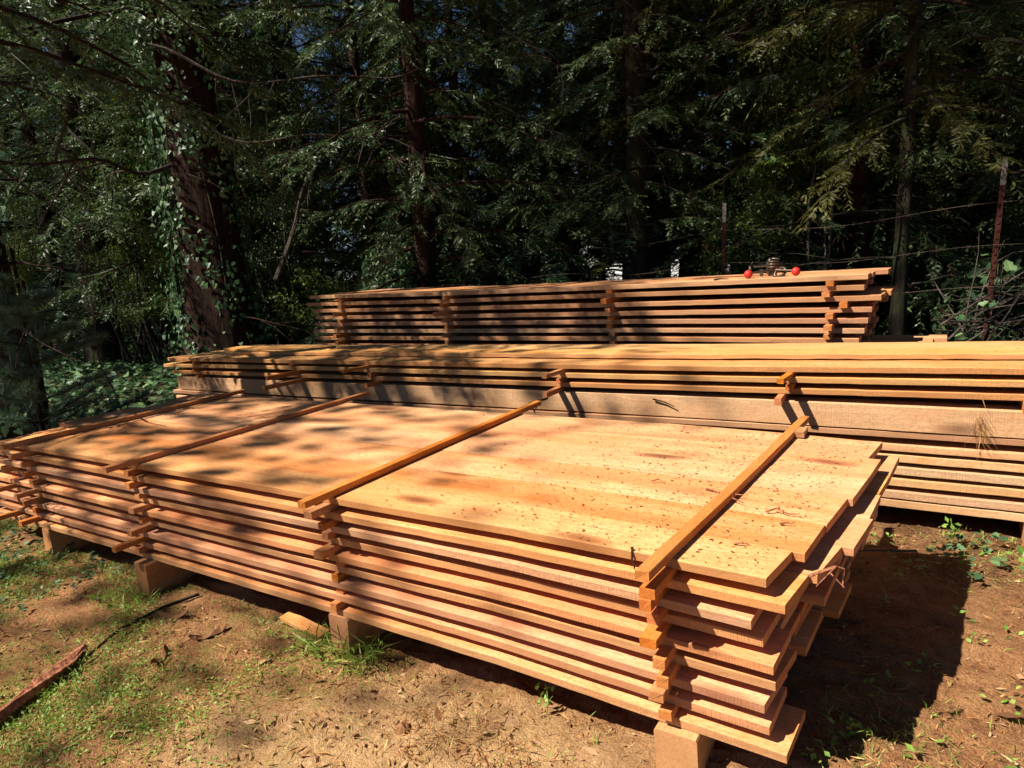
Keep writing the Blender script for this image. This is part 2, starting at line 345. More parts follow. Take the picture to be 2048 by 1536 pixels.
def stick(x, yf, yb, z, h, wd, label, group, rot=0., mat=None, yaw=0., name='spacer_stick'):
    """square spacer running front to back; z = its underside"""
    n = 14; ys = np.linspace(0, yb-yf, n); c = .0015; V = []
    ph = random.uniform(0, 9)
    for (rx, rz) in [(-wd/2+c, 0), (wd/2-c, 0), (wd/2, c), (wd/2, h-c), (wd/2-c, h), (-wd/2+c, h), (-wd/2, h-c), (-wd/2, c)]:
        V.append(np.stack([rx + .002*np.sin(ys*4+ph) + .0006*rng.normal(size=n) + math.tan(yaw)*ys, ys, np.full(n, rz) + math.sin(rot)*0], -1))
    V = np.stack(V, 1); i = np.arange(n-1)[:, None]*8; j = np.arange(8)[None]; j2 = (j+1) % 8
    V[0, :, 1] += rng.normal(size=8)*.0007
    mb = MB(); mb.add(V.reshape(-1, 3), np.stack([i+j, i+8+j, i+8+j2, i+j2], -1).reshape(-1, 4))
    mb.add(V[0], None, [(0, k, k+1) for k in range(1, 7)]); mb.add(V[-1], None, [(k+1, k, 0) for k in range(1, 7)])
    return tag(mb.build(name, mat or M['stick'], loc=(x, yf, z)), label, 'stick', group)
def interp(xp, fp): return lambda x: np.interp(x, xp, fp)

# ---- front stack (nine layers) ----
zt = interp([-3.9, -2.4, -1.2, -.45, 0, .3], [.565, .566, .571, .574, .566, .556])
zb = interp([-3.9, -2.35, -1.2, -.5, 0, .3], [.135, .142, .148, .144, .125, .115])
TH = .0240
def fz(k):
    def f(x, y):
        t, b = zt(x), zb(x) + TH
        return t + (b-t)*k/8 + .0012*np.sin(x*2+k*1.7)
    return f
seams = [0, .17, .37, .6, .82, 1.037, 1.27]
r_top = [(.236, .262), (.29, .308), (.312, .338), (.352, .376), (.376, .395), (.357, .385)]
r_two = [(.277, .300), (.318, .35), (.378, .405), (.395, .41), (.405, .424), (.424, .44)]
r_front = [.236, .277, .205, .225, .252, .253, .232, .243, .283]
GF = 'sawn boards of the front stack'
POSN = ['board at the front edge', 'board second from the front', 'board third from the front', 'board third from the rear', 'board second from the rear', 'board at the rear edge']
for k in range(9):
    for j in range(6):
        y0, y1 = seams[j], seams[j+1]
        if k: y0 += random.uniform(-.012, .012)*(j > 0); y1 += random.uniform(-.004, .0)
        x0 = -3.8 + random.uniform(-.05, .06) + (.13 if k == 0 and j < 2 else 0)
        if k == 0: xr, xe = r_top[j]
        elif k == 1: xr, xe = r_two[j]
        else:
            xr = r_front[k] if j == 0 else random.uniform(.20, .25) + .10*y0 + random.uniform(-.03, .035)
            
            if k == 8 and j: xr -= .05
            xe = xr + random.uniform(.005, .02)
        fo_ = [0, -.008, -.011, .010, -.010, .008, -.011, -.009, -.016][k] if j == 0 else 0
        if k == 0 and j == 0: x0 = -3.66
        lay = 'top layer' if k == 0 else ('bottom layer' if k == 8 else ORD[k] + ' layer from the top')
        extra = ' strewn with bark specks' if k == 0 and j < 4 else ''
        f = (lambda h, dz: lambda x, y: h(x, y) + dz)(fz(k), random.uniform(-.0013, .0006))
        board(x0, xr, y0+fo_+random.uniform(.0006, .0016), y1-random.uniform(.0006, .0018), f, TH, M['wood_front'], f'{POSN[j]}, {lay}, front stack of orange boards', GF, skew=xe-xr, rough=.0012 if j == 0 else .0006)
cols = {  # column: (x, front y per level)
 'right': [(-.001, -.141), (.0, -.125), (-.021, -.09), (-.017, -.05), (-.02, -.075), (.003, -.07), (.007, -.061), (-.016, -.05), (0, -.04)],
 'second from the right': [(-1.158, -.119), (-1.174, -.085), (-1.156, -.05), (-1.185, -.018), (-1.181, -.06), (-1.15, .0), (-1.165, -.015), (-1.166, .0), (-1.173, -.03)],
 'third from the right': [(-2.338, -.13), (-2.37, -.03), (-2.364, -.038), (-2.337, -.018), (-2.321, -.06), (-2.31, -.036), (-2.345, -.07), (-2.362, -.135), (-2.373, -.035)],
 'left': [(-3.36, -.10), (-3.32, -.09), (-3.31, -.048), (-3.311, -.05), (-3.32, -.02), (-3.331, -.095), (-3.341, -.066), (-3.35, -.02), (-3.37, -.085)]}
GS = 'spacer sticks of the front stack'
WH = {'right': 'right', 'second from the right': 'middle right', 'third from the right': 'middle left', 'left': 'left'}
for cname, lst in cols.items():
    for k, (x, yf) in enumerate(lst):
        xa = np.array([x])
        if k == 0:
            z = float(zt(xa)[0]) + .001; xr_ = {'right': .091, 'second from the right': -1.194, 'third from the right': -2.421, 'left': -3.46}[cname]
            yb = {'right': 1.472, 'second from the right': 1.47, 'third from the right': 1.49, 'left': 1.37}[cname]
            stick(x, yf, yb, z, .023, .033, f'long stick lying across the top of the front stack, {WH[cname]} one of the four', 'long sticks across the top of the front stack', yaw=math.atan2(xr_-x, yb-yf))
        else:
            zu = float(fz(k-1)(xa, 0)[0]) - TH; zl = float(fz(k)(xa, 0)[0])
            stick(x, yf, 1.2+random.uniform(0, .15), zl+.0006, zu-zl-.0012, random.choice([.03, .034, .038]) if k != 4 else .042,
                  f'spacer stick below the {ORD[k-1]} board layer, {WH[cname]} column of the front stack', GS, yaw=random.uniform(-.015, .015))
# extra crooked sticks at the far left end
for q, (x, yf, k) in enumerate([(-3.58, -.12, 5), (-3.60, -.13, 8), (-3.55, -.05, 3)]):
    xa = np.array([x]); zu = float(fz(k-1)(xa, 0)[0]) - TH; zl = float(fz(k)(xa, 0)[0])
    stick(x, yf, .9, zl+.0006, zu-zl-.0012, .03, f'extra spacer stick at the far left end of the front stack under its {ORD[k-1]} board', GS, yaw=.04)
for k, (x, yf, wd) in enumerate([(0.03, -.045, .11), (-1.17, -.02, .09), (-2.33, -.06, .085), (-3.27, -.02, .075)]):
    zz = float(zb(np.array([x]))[0]) - .001
    mb = MB(); n = 10; ys = np.linspace(0, 1.3, n); V = []; c = .006
    for (rx, rz) in [(-wd/2+c, 0), (wd/2-c, 0), (wd/2, c), (wd/2, 1-c*6), (wd/2-c, 1), (-wd/2+c, 1), (-wd/2, 1-c*6), (-wd/2, c)]:
        V.append(np.stack([rx+.003*rng.normal(size=n), ys, np.full(n, (zz+.04)*rz)], -1))
    V = np.stack(V, 1); i = np.arange(n-1)[:, None]*8; j = np.arange(8)[None]; j2 = (j+1) % 8
    mb.add(V.reshape(-1, 3), np.stack([i+j, i+8+j, i+8+j2, i+j2], -1).reshape(-1, 4)); mb.add(V[0], None, [(0, t, t+1) for t in range(1, 7)]); mb.add(V[-1], None, [(t+1, t, 0) for t in range(1, 7)])
    tag(mb.build('timber_block', M['block'], loc=(x, yf, -.04)), f'thick timber bearer on the ground under the {["right", "middle right", "middle left", "left"][k]} column of the front stack', 'timber block', 'timber bearers under the front stack')

# ---- middle stack ----
YM = 1.868
rows = [  # name, top z, thickness at x = -5, -3.65, -.47, .85
 ('lower_top', [.711, .712, .725, .741], .027), ('thin1', [.655, .664, .674, .690], .027), ('thin2', [.60, .605, .622, .633], .026),
 ('beam', [.545, .549, .565, .562], .112), ('under', [.425, .42, .446, .444], .027),
 ('b1', [.38, .38, .39, .385], .03), ('b2', [.33, .33, .34, .338], .034), ('b3', [.275, .275, .283, .283], .035),
 ('b4', [.222, .222, .229, .229], .034), ('b5', [.165, .165, .172, .17], .034), ('b6', [.12, .12, .130, .128], .034)]
GM = 'sawn boards of the middle stack'; XS = [-5.2, -3.65, -.47, .85]
lefts = [-5.15, -5.22, -5.10, -5.07, -5.14, -5.1, -5.08, -5.12, -5.1, -5.07, -5.12]
mz = []
for k, (nm, zz, th) in enumerate(rows):
    f0 = interp(XS + [4], zz + [zz[-1]+.004]); f = (lambda f0: lambda x, y: f0(x) + 0*x)(f0); mz.append((f0, th))
    ylist = [(YM, YM+.20), (YM+.203, YM+.42), (YM+.423, YM+.64), (YM+.643, YM+.86)]
    if nm == 'beam': ylist = [(YM+.002, YM+.12), (YM+.5, YM+.62)]
    lay = {0: 'layer just below the loose top boards', 3: 'tall beam layer', 4: 'layer right under the tall beam', 10: 'bottom layer'}.get(k, ORD[k] + ' layer of thin boards')
    if k in (1, 2): lay = f'{["first", "second"][k-1]} thin layer above the tall beam'
    if k > 4 and k < 10: lay = f'{["first", "second", "third", "fourth", "fifth"][k-5]} thin layer below the tall beam'
    for j, (a, b) in enumerate(ylist):
        x0 = lefts[k] + (0 if j == 0 else random.uniform(-.02, .12)); x1 = 1.9 + random.uniform(-.1, .2)
        who = ['board at the front edge', 'board second from the front', 'board second from the rear', 'board at the rear edge'][j] if nm != 'beam' else ['tall four-inch beam at the front', 'tall four-inch beam at the rear'][j]
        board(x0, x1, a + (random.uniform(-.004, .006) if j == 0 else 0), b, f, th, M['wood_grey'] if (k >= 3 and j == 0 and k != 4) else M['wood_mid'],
              f'{who}, {lay}, middle stack', GM, rough=.0015, wob=.005, name='thick_beam' if nm == 'beam' else 'sawn_board', cat='beam' if nm == 'beam' else 'board')
f = lambda x, y: np.interp(x, [-5, -3.6, -.5, .85, 2], [.737, .742, .757, .771, .775]) - 0*x
board(-4.55, 1.95, 2.06, 2.26, f, .024, M['wood_mid'], 'loose yellow top board lying along the middle stack, set back from its front edge', GM, rough=.004, wob=.008)
f = lambda x, y: np.interp(x, [-5, -3.6, 2], [.736, .738, .738]) - 0*x
board(-4.9, -3.7, 2.27, 2.45, f, .02, M['wood_mid'], 'short ragged board on top of the left end of the middle stack', GM, rough=.01, wob=.02)
GMS = 'spacer sticks of the middle stack'
for x, yf, k, nm, yw in [(-3.53, 1.84, 1, 'middle left', 0), (-3.50, 1.60, 2, 'middle left', .05), (-3.46, 1.53, 3, 'middle left', .03), (-2.80, 1.66, 1, 'centre left', .12), (-2.735, 1.84, 2, 'centre left', 0), (-2.69, 1.75, 3, 'centre left', .02),
                   (-1.27, 1.68, 1, 'centre right', .05), (-1.268, 1.835, 2, 'centre right', 0), (-1.28, 1.69, 3, 'centre right', -.04), (-.055, 1.70, 1, 'right', .06), (-.04, 1.83, 2, 'right', 0), (-.075, 1.76, 3, 'right', -.03),
                   (-4.74, 1.84, 1, 'left', 0), (-4.72, 1.82, 2, 'left', 0), (-4.7, 1.83, 3, 'left', 0), (.86, 1.82, 3, 'far right', 0)]:
    xa = np.array([x]); zu = float(mz[k-1][0](xa)[0]) - mz[k-1][1]; zl = float(mz[k][0](xa)[0])
    stick(x, yf, 2.7, zl+.0006, zu-zl-.0012, .03, f'spacer stick in the {["first", "second", "third"][k-1]} gap from the top, {nm} column of the middle stack', GMS, yaw=yw)
for x, nm in [(-3.6, 'middle left'), (-2.4, 'centre left'), (-1.2, 'centre'), (.0, 'centre right'), (.93, 'right edge')]:
    for k in range(6, 11):
        xa = np.array([x]); zu = float(mz[k-1][0](xa)[0]) - mz[k-1][1]; zl = float(mz[k][0](xa)[0])
        if zu-zl < .008 or (x < .5): continue
        stick(x, YM-.012 - random.uniform(0, .03), 2.7, zl+.0006, zu-zl-.0012, .032, f'spacer stick at the right edge of the middle stack, {["first", "second", "third", "fourth", "fifth"][k-6]} gap below the beam', GMS)
for x, nm in [(.93, 'right'), (-.2, 'centre'), (-1.4, 'left of centre'), (-3.0, 'left'), (-4.6, 'far left')]:
    mb = MB(); mb.box((0, .45, .066), (.11, .95, .134)); tag(mb.build('timber_block', M['block'], loc=(x, YM-.02, -.04)), f'timber bearer on the ground under the {nm} part of the middle stack', 'timber block', 'timber bearers under the middle stack')

# ---- rear stack ----
YR = 3.3
RX = [-4.9, -3.14, -1.45, .15]
RT = [[1.138, 1.106, 1.094, 1.088], [1.064, 1.042, 1.035, 1.021], [.997, .975, .961, .954], [.929, .906, .894, .882], [.859, .845, .832, .812], [.789, .776, .767, .747], [.718, .710, .702, .682], [.646, .640, .640, .622]]
for k in range(6): RT.append([v-.040-.062*k for v in RT[7]])
RTH = .033; GR = 'sawn boards of the rear stack'
rl = [-4.87, -4.95, -4.86, -4.84, -4.86, -4.9, -4.87, -4.93] + [-4.9]*6
rr_ = [.165, .145, .24, .19, .17, .15, .12, .15, .55, .58, .54, .57, .55, .56]
rz = []
for k, zz in enumerate(RT):
    if zz[0] < .2: continue
    f0 = interp(RX, zz); rz.append(f0); f = (lambda f0: lambda x, y: f0(x) + (y-YR)*.0)(f0)
    for j in range(5):
        a = YR + j*.205; b = a + .202
        if j == 0: x0, x1 = rl[k], rr_[k]
        else: x0 = rl[k] + random.uniform(-.04, .1); x1 = rr_[k] + .008*j + random.uniform(-.06, .02)
        if k == 0 and j in (3, 4): x1 = .24
        who = ['board at the front edge', 'board second from the front', 'middle board', 'board second from the rear', 'board at the rear edge'][j]
        lay = 'top layer' if k == 0 else ORD[k] + ' layer from the top'
        board(x0, x1, a + (random.uniform(-.004, .006) if j == 0 else 0), b, f, RTH, M['wood_rear'], f'{who}, {lay}, rear stack of reddish boards', GR, rough=.0012, wob=.004)
GRS = 'spacer sticks of the rear stack'
offs = {'left': (-4.45, [.02, .03, .12, .05, .10, .14, .12]), 'centre left': (-3.16, [.02, .05, .16, .08, .02, .08, .02]), 'centre right': (-1.58, [.02, .10, .08, .04, .0, .02, .03]), 'right': (-.06, [.02, .05, .04, .06, .12, .06, .02])}
for nm, (x, ol) in offs.items():
    for k, o_ in enumerate(ol):
        xx = x + random.uniform(-.015, .015) + (.1 if nm == 'right' and k == 2 else 0); xa = np.array([xx]); zu = float(rz[k](xa)[0]) - RTH; zl = float(rz[k+1](xa)[0])
        stick(xx, YR-o_, YR+1.0, zl+.0006, zu-zl-.0012, .045, f'spacer stick in the {nm} column of the rear stack below its {ORD[k]} board', GRS, yaw=random.uniform(-.03, .03))
for x, nm in [(-4.4, 'left'), (-2.3, 'middle'), (-.1, 'right')]:
    mb = MB(); mb.box((0, .5, .12), (.12, 1.02, .24)); tag(mb.build('timber_block', M['block'], loc=(x, YR, -.04)), f'timber bearer under the {nm} end of the rear stack', 'timber block', 'timber bearers under the rear stack')

# ------------------------------------------------------------------ debris on the boards
def specks(n, xr, yr, zf, smin, smax, mat, label, name='bark_specks', dens=None):
    x = rng.uniform(*xr, n); y = rng.uniform(*yr, n)
    if dens is not None:
        k = rng.uniform(size=n) < dens(x, y); x, y = x[k], y[k]
    n = len(x); z = zf(x, y) + .0012
    a = rng.uniform(0, 6.283, n); d = np.stack([np.cos(a), np.sin(a), .05*rng.normal(size=n)], 1)
    s = smin + (smax-smin)*rng.uniform(size=n)**7
    nm = rvec(n, 4)
    mb = MB(); mb.leaves(np.stack([x, y, z], 1), d, nm, s, s*rng.uniform(.12, .55, n), .4)
    return tag(mb.build(name, mat), label, 'debris', None, 'stuff')
inb = lambda x, y: (x < .22 + .13*y)
specks(24000, (-1.7, .36), (.01, 1.25), lambda x, y: zt(x), .0025, .016, M['speck'], 'small dark bark flakes and needles scattered on top of the front stack', dens=lambda x, y: inb(x, y)*np.clip(.12 + .9*(x+1.1)/1.2, .04, 1))
specks(900, (-3.6, -1.4), (.01, 1.25), lambda x, y: zt(x), .003, .014, M['speck'], 'sparse dark flakes on the shaded left half of the front stack')
specks(4000, (-4.2, 1.5), (1.88, 2.05), lambda x, y: np.interp(x, XS, rows[0][1]), .003, .012, M['speck'], 'bark flakes scattered along the lower top board of the middle stack')
specks(4000, (-4.2, 1.5), (2.07, 2.25), lambda x, y: np.interp(x, [-5, -3.6, -.5, .85, 2], [.737, .742, .757, .771, .775]), .003, .012, M['speck'], 'bark flakes scattered on the loose upper board of the middle stack')
def twig(name, pts, r, mat, label, cat='twig', k=5, branches=()):
    mb = MB(); P = np.array(pts, float); mb.tube(P, np.linspace(r, r*.45, len(P)), k, .15)
    for br in branches: mb.tube(np.array(br, float), np.linspace(r*.7, r*.3, len(br)), k, .1)
    return tag(mb.build(name, mat), label, cat)
zt0 = .575
twig('splinter', [(-.02, .42, .60), (.02, .44, .585), (.075, .47, zt0+.002)], .004, M['bark_slab'], 'dark splintered twig leaning against the right long stick on top of the front stack', branches=[[(.02, .44, .585), (.09, .41, zt0)], [(.01, .43, .59), (.05, .38, zt0)]])
twig('bark_scrap', [(.155, .385, .566), (.18, .40, .575), (.215, .39, .566), (.24, .405, .565)], .003, M['bark_slab'], 'dark curled bark scrap on the right end of the front stack', 'bark scrap', branches=[[(.19, .4, .575), (.18, .42, .585)]])
twig('bark_scrap', [(.205, .315, .566), (.225, .318, .57), (.238, .325, .566)], .003, M['bark_slab'], 'small dark bark scrap left of the curled scrap on the front stack', 'bark scrap')
twig('bark_scrap', [(.13, .14, .566), (.15, .143, .571), (.165, .15, .566)], .003, M['bark_slab'], 'tiny bark scrap near the front right corner of the front stack', 'bark scrap')
twig('bark_scrap', [(-.22, .50, .577), (-.20, .512, .582), (-.18, .505, .577)], .003, M['bark_slab'], 'dark bark scrap in the middle of the lit top of the front stack', 'bark scrap')
twig('splinter', [(-.085, .005, .575), (-.08, -.012, .55), (-.07, -.02, .53)], .004, M['bark_red'], 'reddish splinter hanging off the front edge of the front stack')
twig('splinter', [(.31, .12, .525), (.36, .16, .54), (.375, .175, .53), (.372, .18, .48)], .004, M['bark_slab'], 'forked twig caught on the right end of the second layer of the front stack', branches=[[(.36, .16, .54), (.33, .07, .525)], [(.34, .15, .535), (.38, .14, .5)]])
twig('splinter', [(-1.26, 1.69, .56), (-1.33, 1.60, .545), (-1.28, 1.58, .50)], .007, M['bark_red'], 'dark broken splinter at the end of a spacer stick in front of the tall beam', branches=[[(-1.29, 1.64, .55), (-1.27, 1.55, .51)]])
twig('splinter', [(-.72, 1.862, .545), (-.66, 1.858, .535), (-.6, 1.855, .512)], .005, M['bark_red'], 'thin curved bark shred stuck on the face of the tall beam', 'bark shred')
# needle bunch hanging on the right part of the middle stack
mb = MB(); nb = 46; base = np.array([.70, 1.855, .53]) + rng.normal(size=(nb, 3))*[.01, .003, .03]
mb.leaves(base, np.stack([rng.normal(.35, .35, nb), rng.normal(-.04, .03, nb), -np.ones(nb)], 1), rvec(nb), rng.uniform(.06, .15, nb), .0022)
tag(mb.build('needle_bunch', M['needles']), 'rusty bunch of dry pine needles hanging on the face of the middle stack at right', 'needles')
# little slab resting by the rear end of the right long stick
stick(.10, 1.20, 1.29, .568, .02, .05, 'short wood offcut beside the rear end of the right long stick', 'loose offcuts', mat=M['block'], name='offcut')

# ------------------------------------------------------------------ tool with red balls on the rear stack
tz = 1.092
t = empty('clamp_tool', (-.44, 3.5, tz), 'dark iron clamping tool with red ball knobs lying on top of the rear stack', 'tool')
def ball(p, r, nm='red_ball'):
    mb = MB(); n1, n2 = 16, 24; th = np.linspace(0, np.pi, n1+1); ph = np.arange(n2)/n2*2*np.pi
    v = np.stack([np.sin(th)[:, None]*np.cos(ph), np.sin(th)[:, None]*np.sin(ph), np.cos(th)[:, None]*np.ones(n2)], -1)*r
    i = np.arange(n1)[:, None]*n2; j = np.arange(n2)[None]; j2 = (j+1) % n2
    mb.add(v.reshape(-1, 3), np.stack([i+j, i+n2+j, i+n2+j2, i+j2], -1).reshape(-1, 4)); return mb.build(nm, M['red'], t, True, p)
ball((-.135, -.12, .029), .029); ball((.155, -.02, .029), .029); ball((.02, .12, .045), .02, 'red_knob')
mb = MB(); mb.tube([(-.12, -.11, .036), (0, -.03, .05), (.02, 0, .045)], .007, 8); mb.tube([(.02, -.01, .045), (.15, -.02, .036)], .007, 8); mb.build('handle_rod', M['metal'], t, True)
mb = MB(); mb.box((-.05, .05, .075), (.17, .02, .014), .2); mb.box((-.08, .03, .03), (.02, .02, .05)); mb.box((-.02, .04, .03), (.03, .03, .05)); mb.build('frame_bar', M['metal'], t)
def ring(c, r, tr, nm, ax=(0, 0, 1), squash=1):
    a = np.linspace(0, 2*np.pi, 25); ax = Vector(ax).normalized(); u = ax.orthogonal().normalized(); v = ax.cross(u)
    mb = MB(); mb.tube([np.array(c)+r*(math.cos(k)*np.array(u)+math.sin(k)*np.array(v)*squash) for k in a], tr, 8, .06, False); mb.build(nm, M['metal'], t, True)
ring((.0, .02, .085), .032, .009, 'coil'); ring((.0, .02, .103), .030, .008, 'coil'); ring((.0, .02, .066), .034, .008, 'coil'); ring((.05, .0, .026), .042, .012, 'clamp_ring', (.2, -.8, .5), .6); ring((-.16, .04, .05), .028, .009, 'eye_ring', (1, .3, 0))
mb = MB(); mb.tube([(-.03, .02, .02), (-.035, .02, .09), (-.02, .02, .125), (.0, .02, .128), (.04, .02, .118)], [.012, .012, .01, .009, .005], 8, .1); mb.build('hook', M['metal'], t, True)
twig('bark_scrap', [(-.80, 3.34, 1.096), (-.76, 3.345, 1.101), (-.70, 3.35, 1.098)], .007, M['bark_dark'], 'flat dark scrap on the rear stack left of the iron tool', 'bark scrap')

# ------------------------------------------------------------------ ground litter, grass, weeds
def foot(x, y): return ((y > .06) & (y < 1.25) & (x < .2) & (x > -3.7)) | ((y > 1.92) & (y < 2.7)) & (x < 1.8)
def scatter(n, xr, yr, dens=None):
    x = rng.uniform(*xr, n); y = rng.uniform(*yr, n); k = ~foot(x, y)
    if dens is not None: k &= rng.uniform(size=n) < dens(x, y)
    return x[k], y[k]
def patch(x, y, s=1., o=0.): return .5 + .5*np.sin(x*2.9*s+o+1.3*np.sin(y*2.3*s))*np.sin(y*3.4*s+.7+o+1.1*np.sin(x*1.9*s))
def flat(n, xr, yr, s0, s1, wr, mat, label, name, dens=None, tilt=3., cat='litter', mid=.45, p=3):
    x, y = scatter(n, xr, yr, dens); n = len(x)
    a = rng.uniform(0, 6.283, n); d = np.stack([np.cos(a), np.sin(a), rng.normal(0, .12, n)], 1); L = s0+(s1-s0)*rng.uniform(size=n)**p
    mb = MB(); mb.leaves(np.stack([x, y, gh(x, y)+.003+rng.uniform(0, .006, n)], 1), d, rvec(n, tilt), L, L*rng.uniform(*wr, n), mid)
    return tag(mb.build(name, mat), label, cat, None, 'stuff')
NX, NY = (-4.6, 2.4), (-1.3, 1.95)
flat(60000, NX, NY, .006, .05, (.05, .14), M['needles'], 'rusty dry needles lying on the bare ground around the front stack', 'dry_needles')
flat(34000, NX, NY, .004, .026, (.25, .6), M['litter'], 'brown wood chips and bark crumbs on the ground around the front stack', 'wood_chips', tilt=1.6)
flat(1500, NX, NY, .025, .085, (.15, .4), M['litter'], 'larger dry bark flakes on the ground around the front stack', 'bark_flakes', tilt=5)
def grass(n, xr, yr, h0, h1, mat, label, dens=None, lean=.5, wd=.0032, name='grass'):
    x, y = scatter(n, xr, yr, dens); n = len(x); a = rng.uniform(0, 6.283, n); L = rng.uniform(h0, h1, n)*rng.uniform(.4, 1, n)
    d = np.stack([np.cos(a)*lean*rng.uniform(.2, 1.6, n), np.sin(a)*lean*rng.uniform(.2, 1.6, n), np.ones(n)*rng.uniform(.3, 1, n)], 1); d /= np.linalg.norm(d, axis=1)[:, None]
    c = np.stack([x, y, gh(x, y)-.002], 1); nm = rvec(n); mb = MB()
    mb.leaves(c, d, nm, L*.6, wd, .9)
    c2 = c+d*(L*.52)[:, None]; d2 = d + np.stack([np.cos(a)*.5, np.sin(a)*.5, -.25*np.ones(n)], 1); mb.leaves(c2, d2, nm, L*.55, wd*.9, .2)
    return tag(mb.build(name, mat), label, 'grass', None, 'stuff')
left = lambda x, y: np.clip((-.55-x)/1.3, .05, 1)*np.clip(patch(x, y, 1.4)*1.5-.2, .05, 1)
grass(90000, (-4.6, .3), (-1.3, .12), .012, .06, M['grass'], 'short green grass and moss on the ground left of and before the front stack', left)
grass(14000, (.3, 2.6), (-.6, 1.95), .02, .07, M['grass'], 'thin green grass in the litter right of the front stack', lambda x, y: np.clip(patch(x, y, 1.3, 2)*1.7-.6, .03, 1))
grass(170, (-1.33, -1.02), (-.10, .06), .08, .24, M['grass'], 'long grass tuft growing by the middle right bearer of the front stack', None, .8, .006, 'grass_tuft')
grass(90, (-2.5, -2.2), (-.22, -.05), .05, .13, M['grass'], 'green tuft by the middle left bearer of the front stack', None, .6, .005, 'grass_tuft')
grass(240, (-.75, -.35), (-.32, -.12), .04, .11, M['needles'], 'yellow dry grass tuft on the sawdust before the front stack', None, .9, .003, 'grass_tuft')
def weeds(n, xr, yr, s0, s1, h, label, dens, mat, name='low_weeds', lob=False, cat='weeds'):
    x, y = scatter(n, xr, yr, dens); n = len(x); k = 5
    X = np.repeat(x, k)+rng.normal(0, .012, n*k); Y = np.repeat(y, k)+rng.normal(0, .012, n*k); a = rng.uniform(0, 6.283, n*k); s = rng.uniform(s0, s1, n*k)
    c = np.stack([X, Y, gh(X, Y)+rng.uniform(.004, h, n*k)], 1); d = np.stack([np.cos(a), np.sin(a), rng.normal(.1, .3, n*k)], 1)
    mb = MB()
    if lob: mb.lobed(c, d, rvec(n*k, 2.5), s)
    else: mb.leaves(c, d, rvec(n*k, 2.5), s, s*.6, .5, .08)
    return tag(mb.build(name, mat), label, cat, None, 'stuff')
weeds(9000, (-4.8, -.9), (-1.3, .12), .005, .015, .02, 'tiny bright weed leaves among the moss left of the front stack', left, M['weed'])
weeds(330, (.3, 2.6), (-.2, 1.95), .012, .03, .04, 'scattered small weeds in the litter right of the front stack', lambda x, y: patch(x, y, 1.1, 1)*.9, M['weed'])
weeds(330, (-5.5, -2.4), (-.6, .1), .012, .027, .05, 'ivy and clover leaves on the shaded ground at the left end of the front stack', lambda x, y: np.clip((-2.0-x)/1.5, 0, 1), M['ivy'], lob=True, name='ivy_leaves')
weeds(30, (.4, 1.6), (1.35, 1.95), .02, .038, .07, 'a few ivy leaves on the ground before the middle stack at right', None, M['ivy'], lob=True, name='ivy_leaves')
def sprout(x, y, h, label, n=14, s=.02):
    mb = MB(); z = float(gh(x, y)); mb.tube([(x, y, z), (x+.01, y, z+h*.5), (x-.005, y+.01, z+h)], .0015, 4)
    mb.tube([(x+.01, y, z+h*.5), (x+.03, y-.01, z+h*.8)], .001, 4)
    c = np.array([(x, y, z)]) + np.stack([rng.normal(0, .012, n), rng.normal(0, .012, n), rng.uniform(.3, 1, n)*h], 1); mb.leaves(c, rvec(n, .3), rvec(n, 2), s, s*.6, .5, .1)
    return tag(mb.build('seedling', M['weed']), label, 'seedling')
sprout(-.384, .03, .09, 'small green sprig in the shadow edge before the front stack'); sprout(.62, 1.72, .13, 'young leafy sprig on the ground before the middle stack', 16, .03); sprout(.85, 1.45, .10, 'broad bright leafed seedling at the right edge of the yard', 14, .045)
# stick, bark slab, offcuts and flakes that can be told apart
def gz(x, y, h=0.): return (x, y, float(gh(x, y))+h)
twig('fallen_stick', [gz(-2.05, .02, .02), gz(-2.123, -.09, .012), gz(-2.115, -.18, .01), gz(-2.105, -.285, .012), gz(-2.033, -.431, .012), gz(-1.965, -.518, .01), gz(-1.95, -.56, .006)], .008, M['bark_dark'], 'thin dark fallen stick on the grass left of the near bearers', 'fallen stick')
mb = MB(); pts = np.array([gz(-2.10, -.42, .015), gz(-2.04, -.5, .022), gz(-2.0, -.60, .02), gz(-1.93, -.72, .022), gz(-1.87, -.84, .02), gz(-1.80, -.98, .02)]); 
mb.tube(pts, [.014, .026, .03, .032, .036, .034], 9, .2); mb.v = [np.stack([q[:, 0], q[:, 1], .018+(q[:, 2]-.02)*.5+.006*rng.normal(size=len(q))], 1) for q in mb.v]; ob = tag(mb.build('bark_slab', M['bark_slab']), 'long reddish brown bark slab on the grass at the lower left', 'bark slab')
mb = MB()
mb.box((0, 0, 0), (.25, .05, .014)); ob = tag(mb.build('offcut', M['wood_front'], loc=gz(-1.42, .035, .02)), 'flat reddish wood offcut lying beneath the front stack left of the grass tuft', 'offcut'); ob.rotation_euler = (.1, .02, -.12)
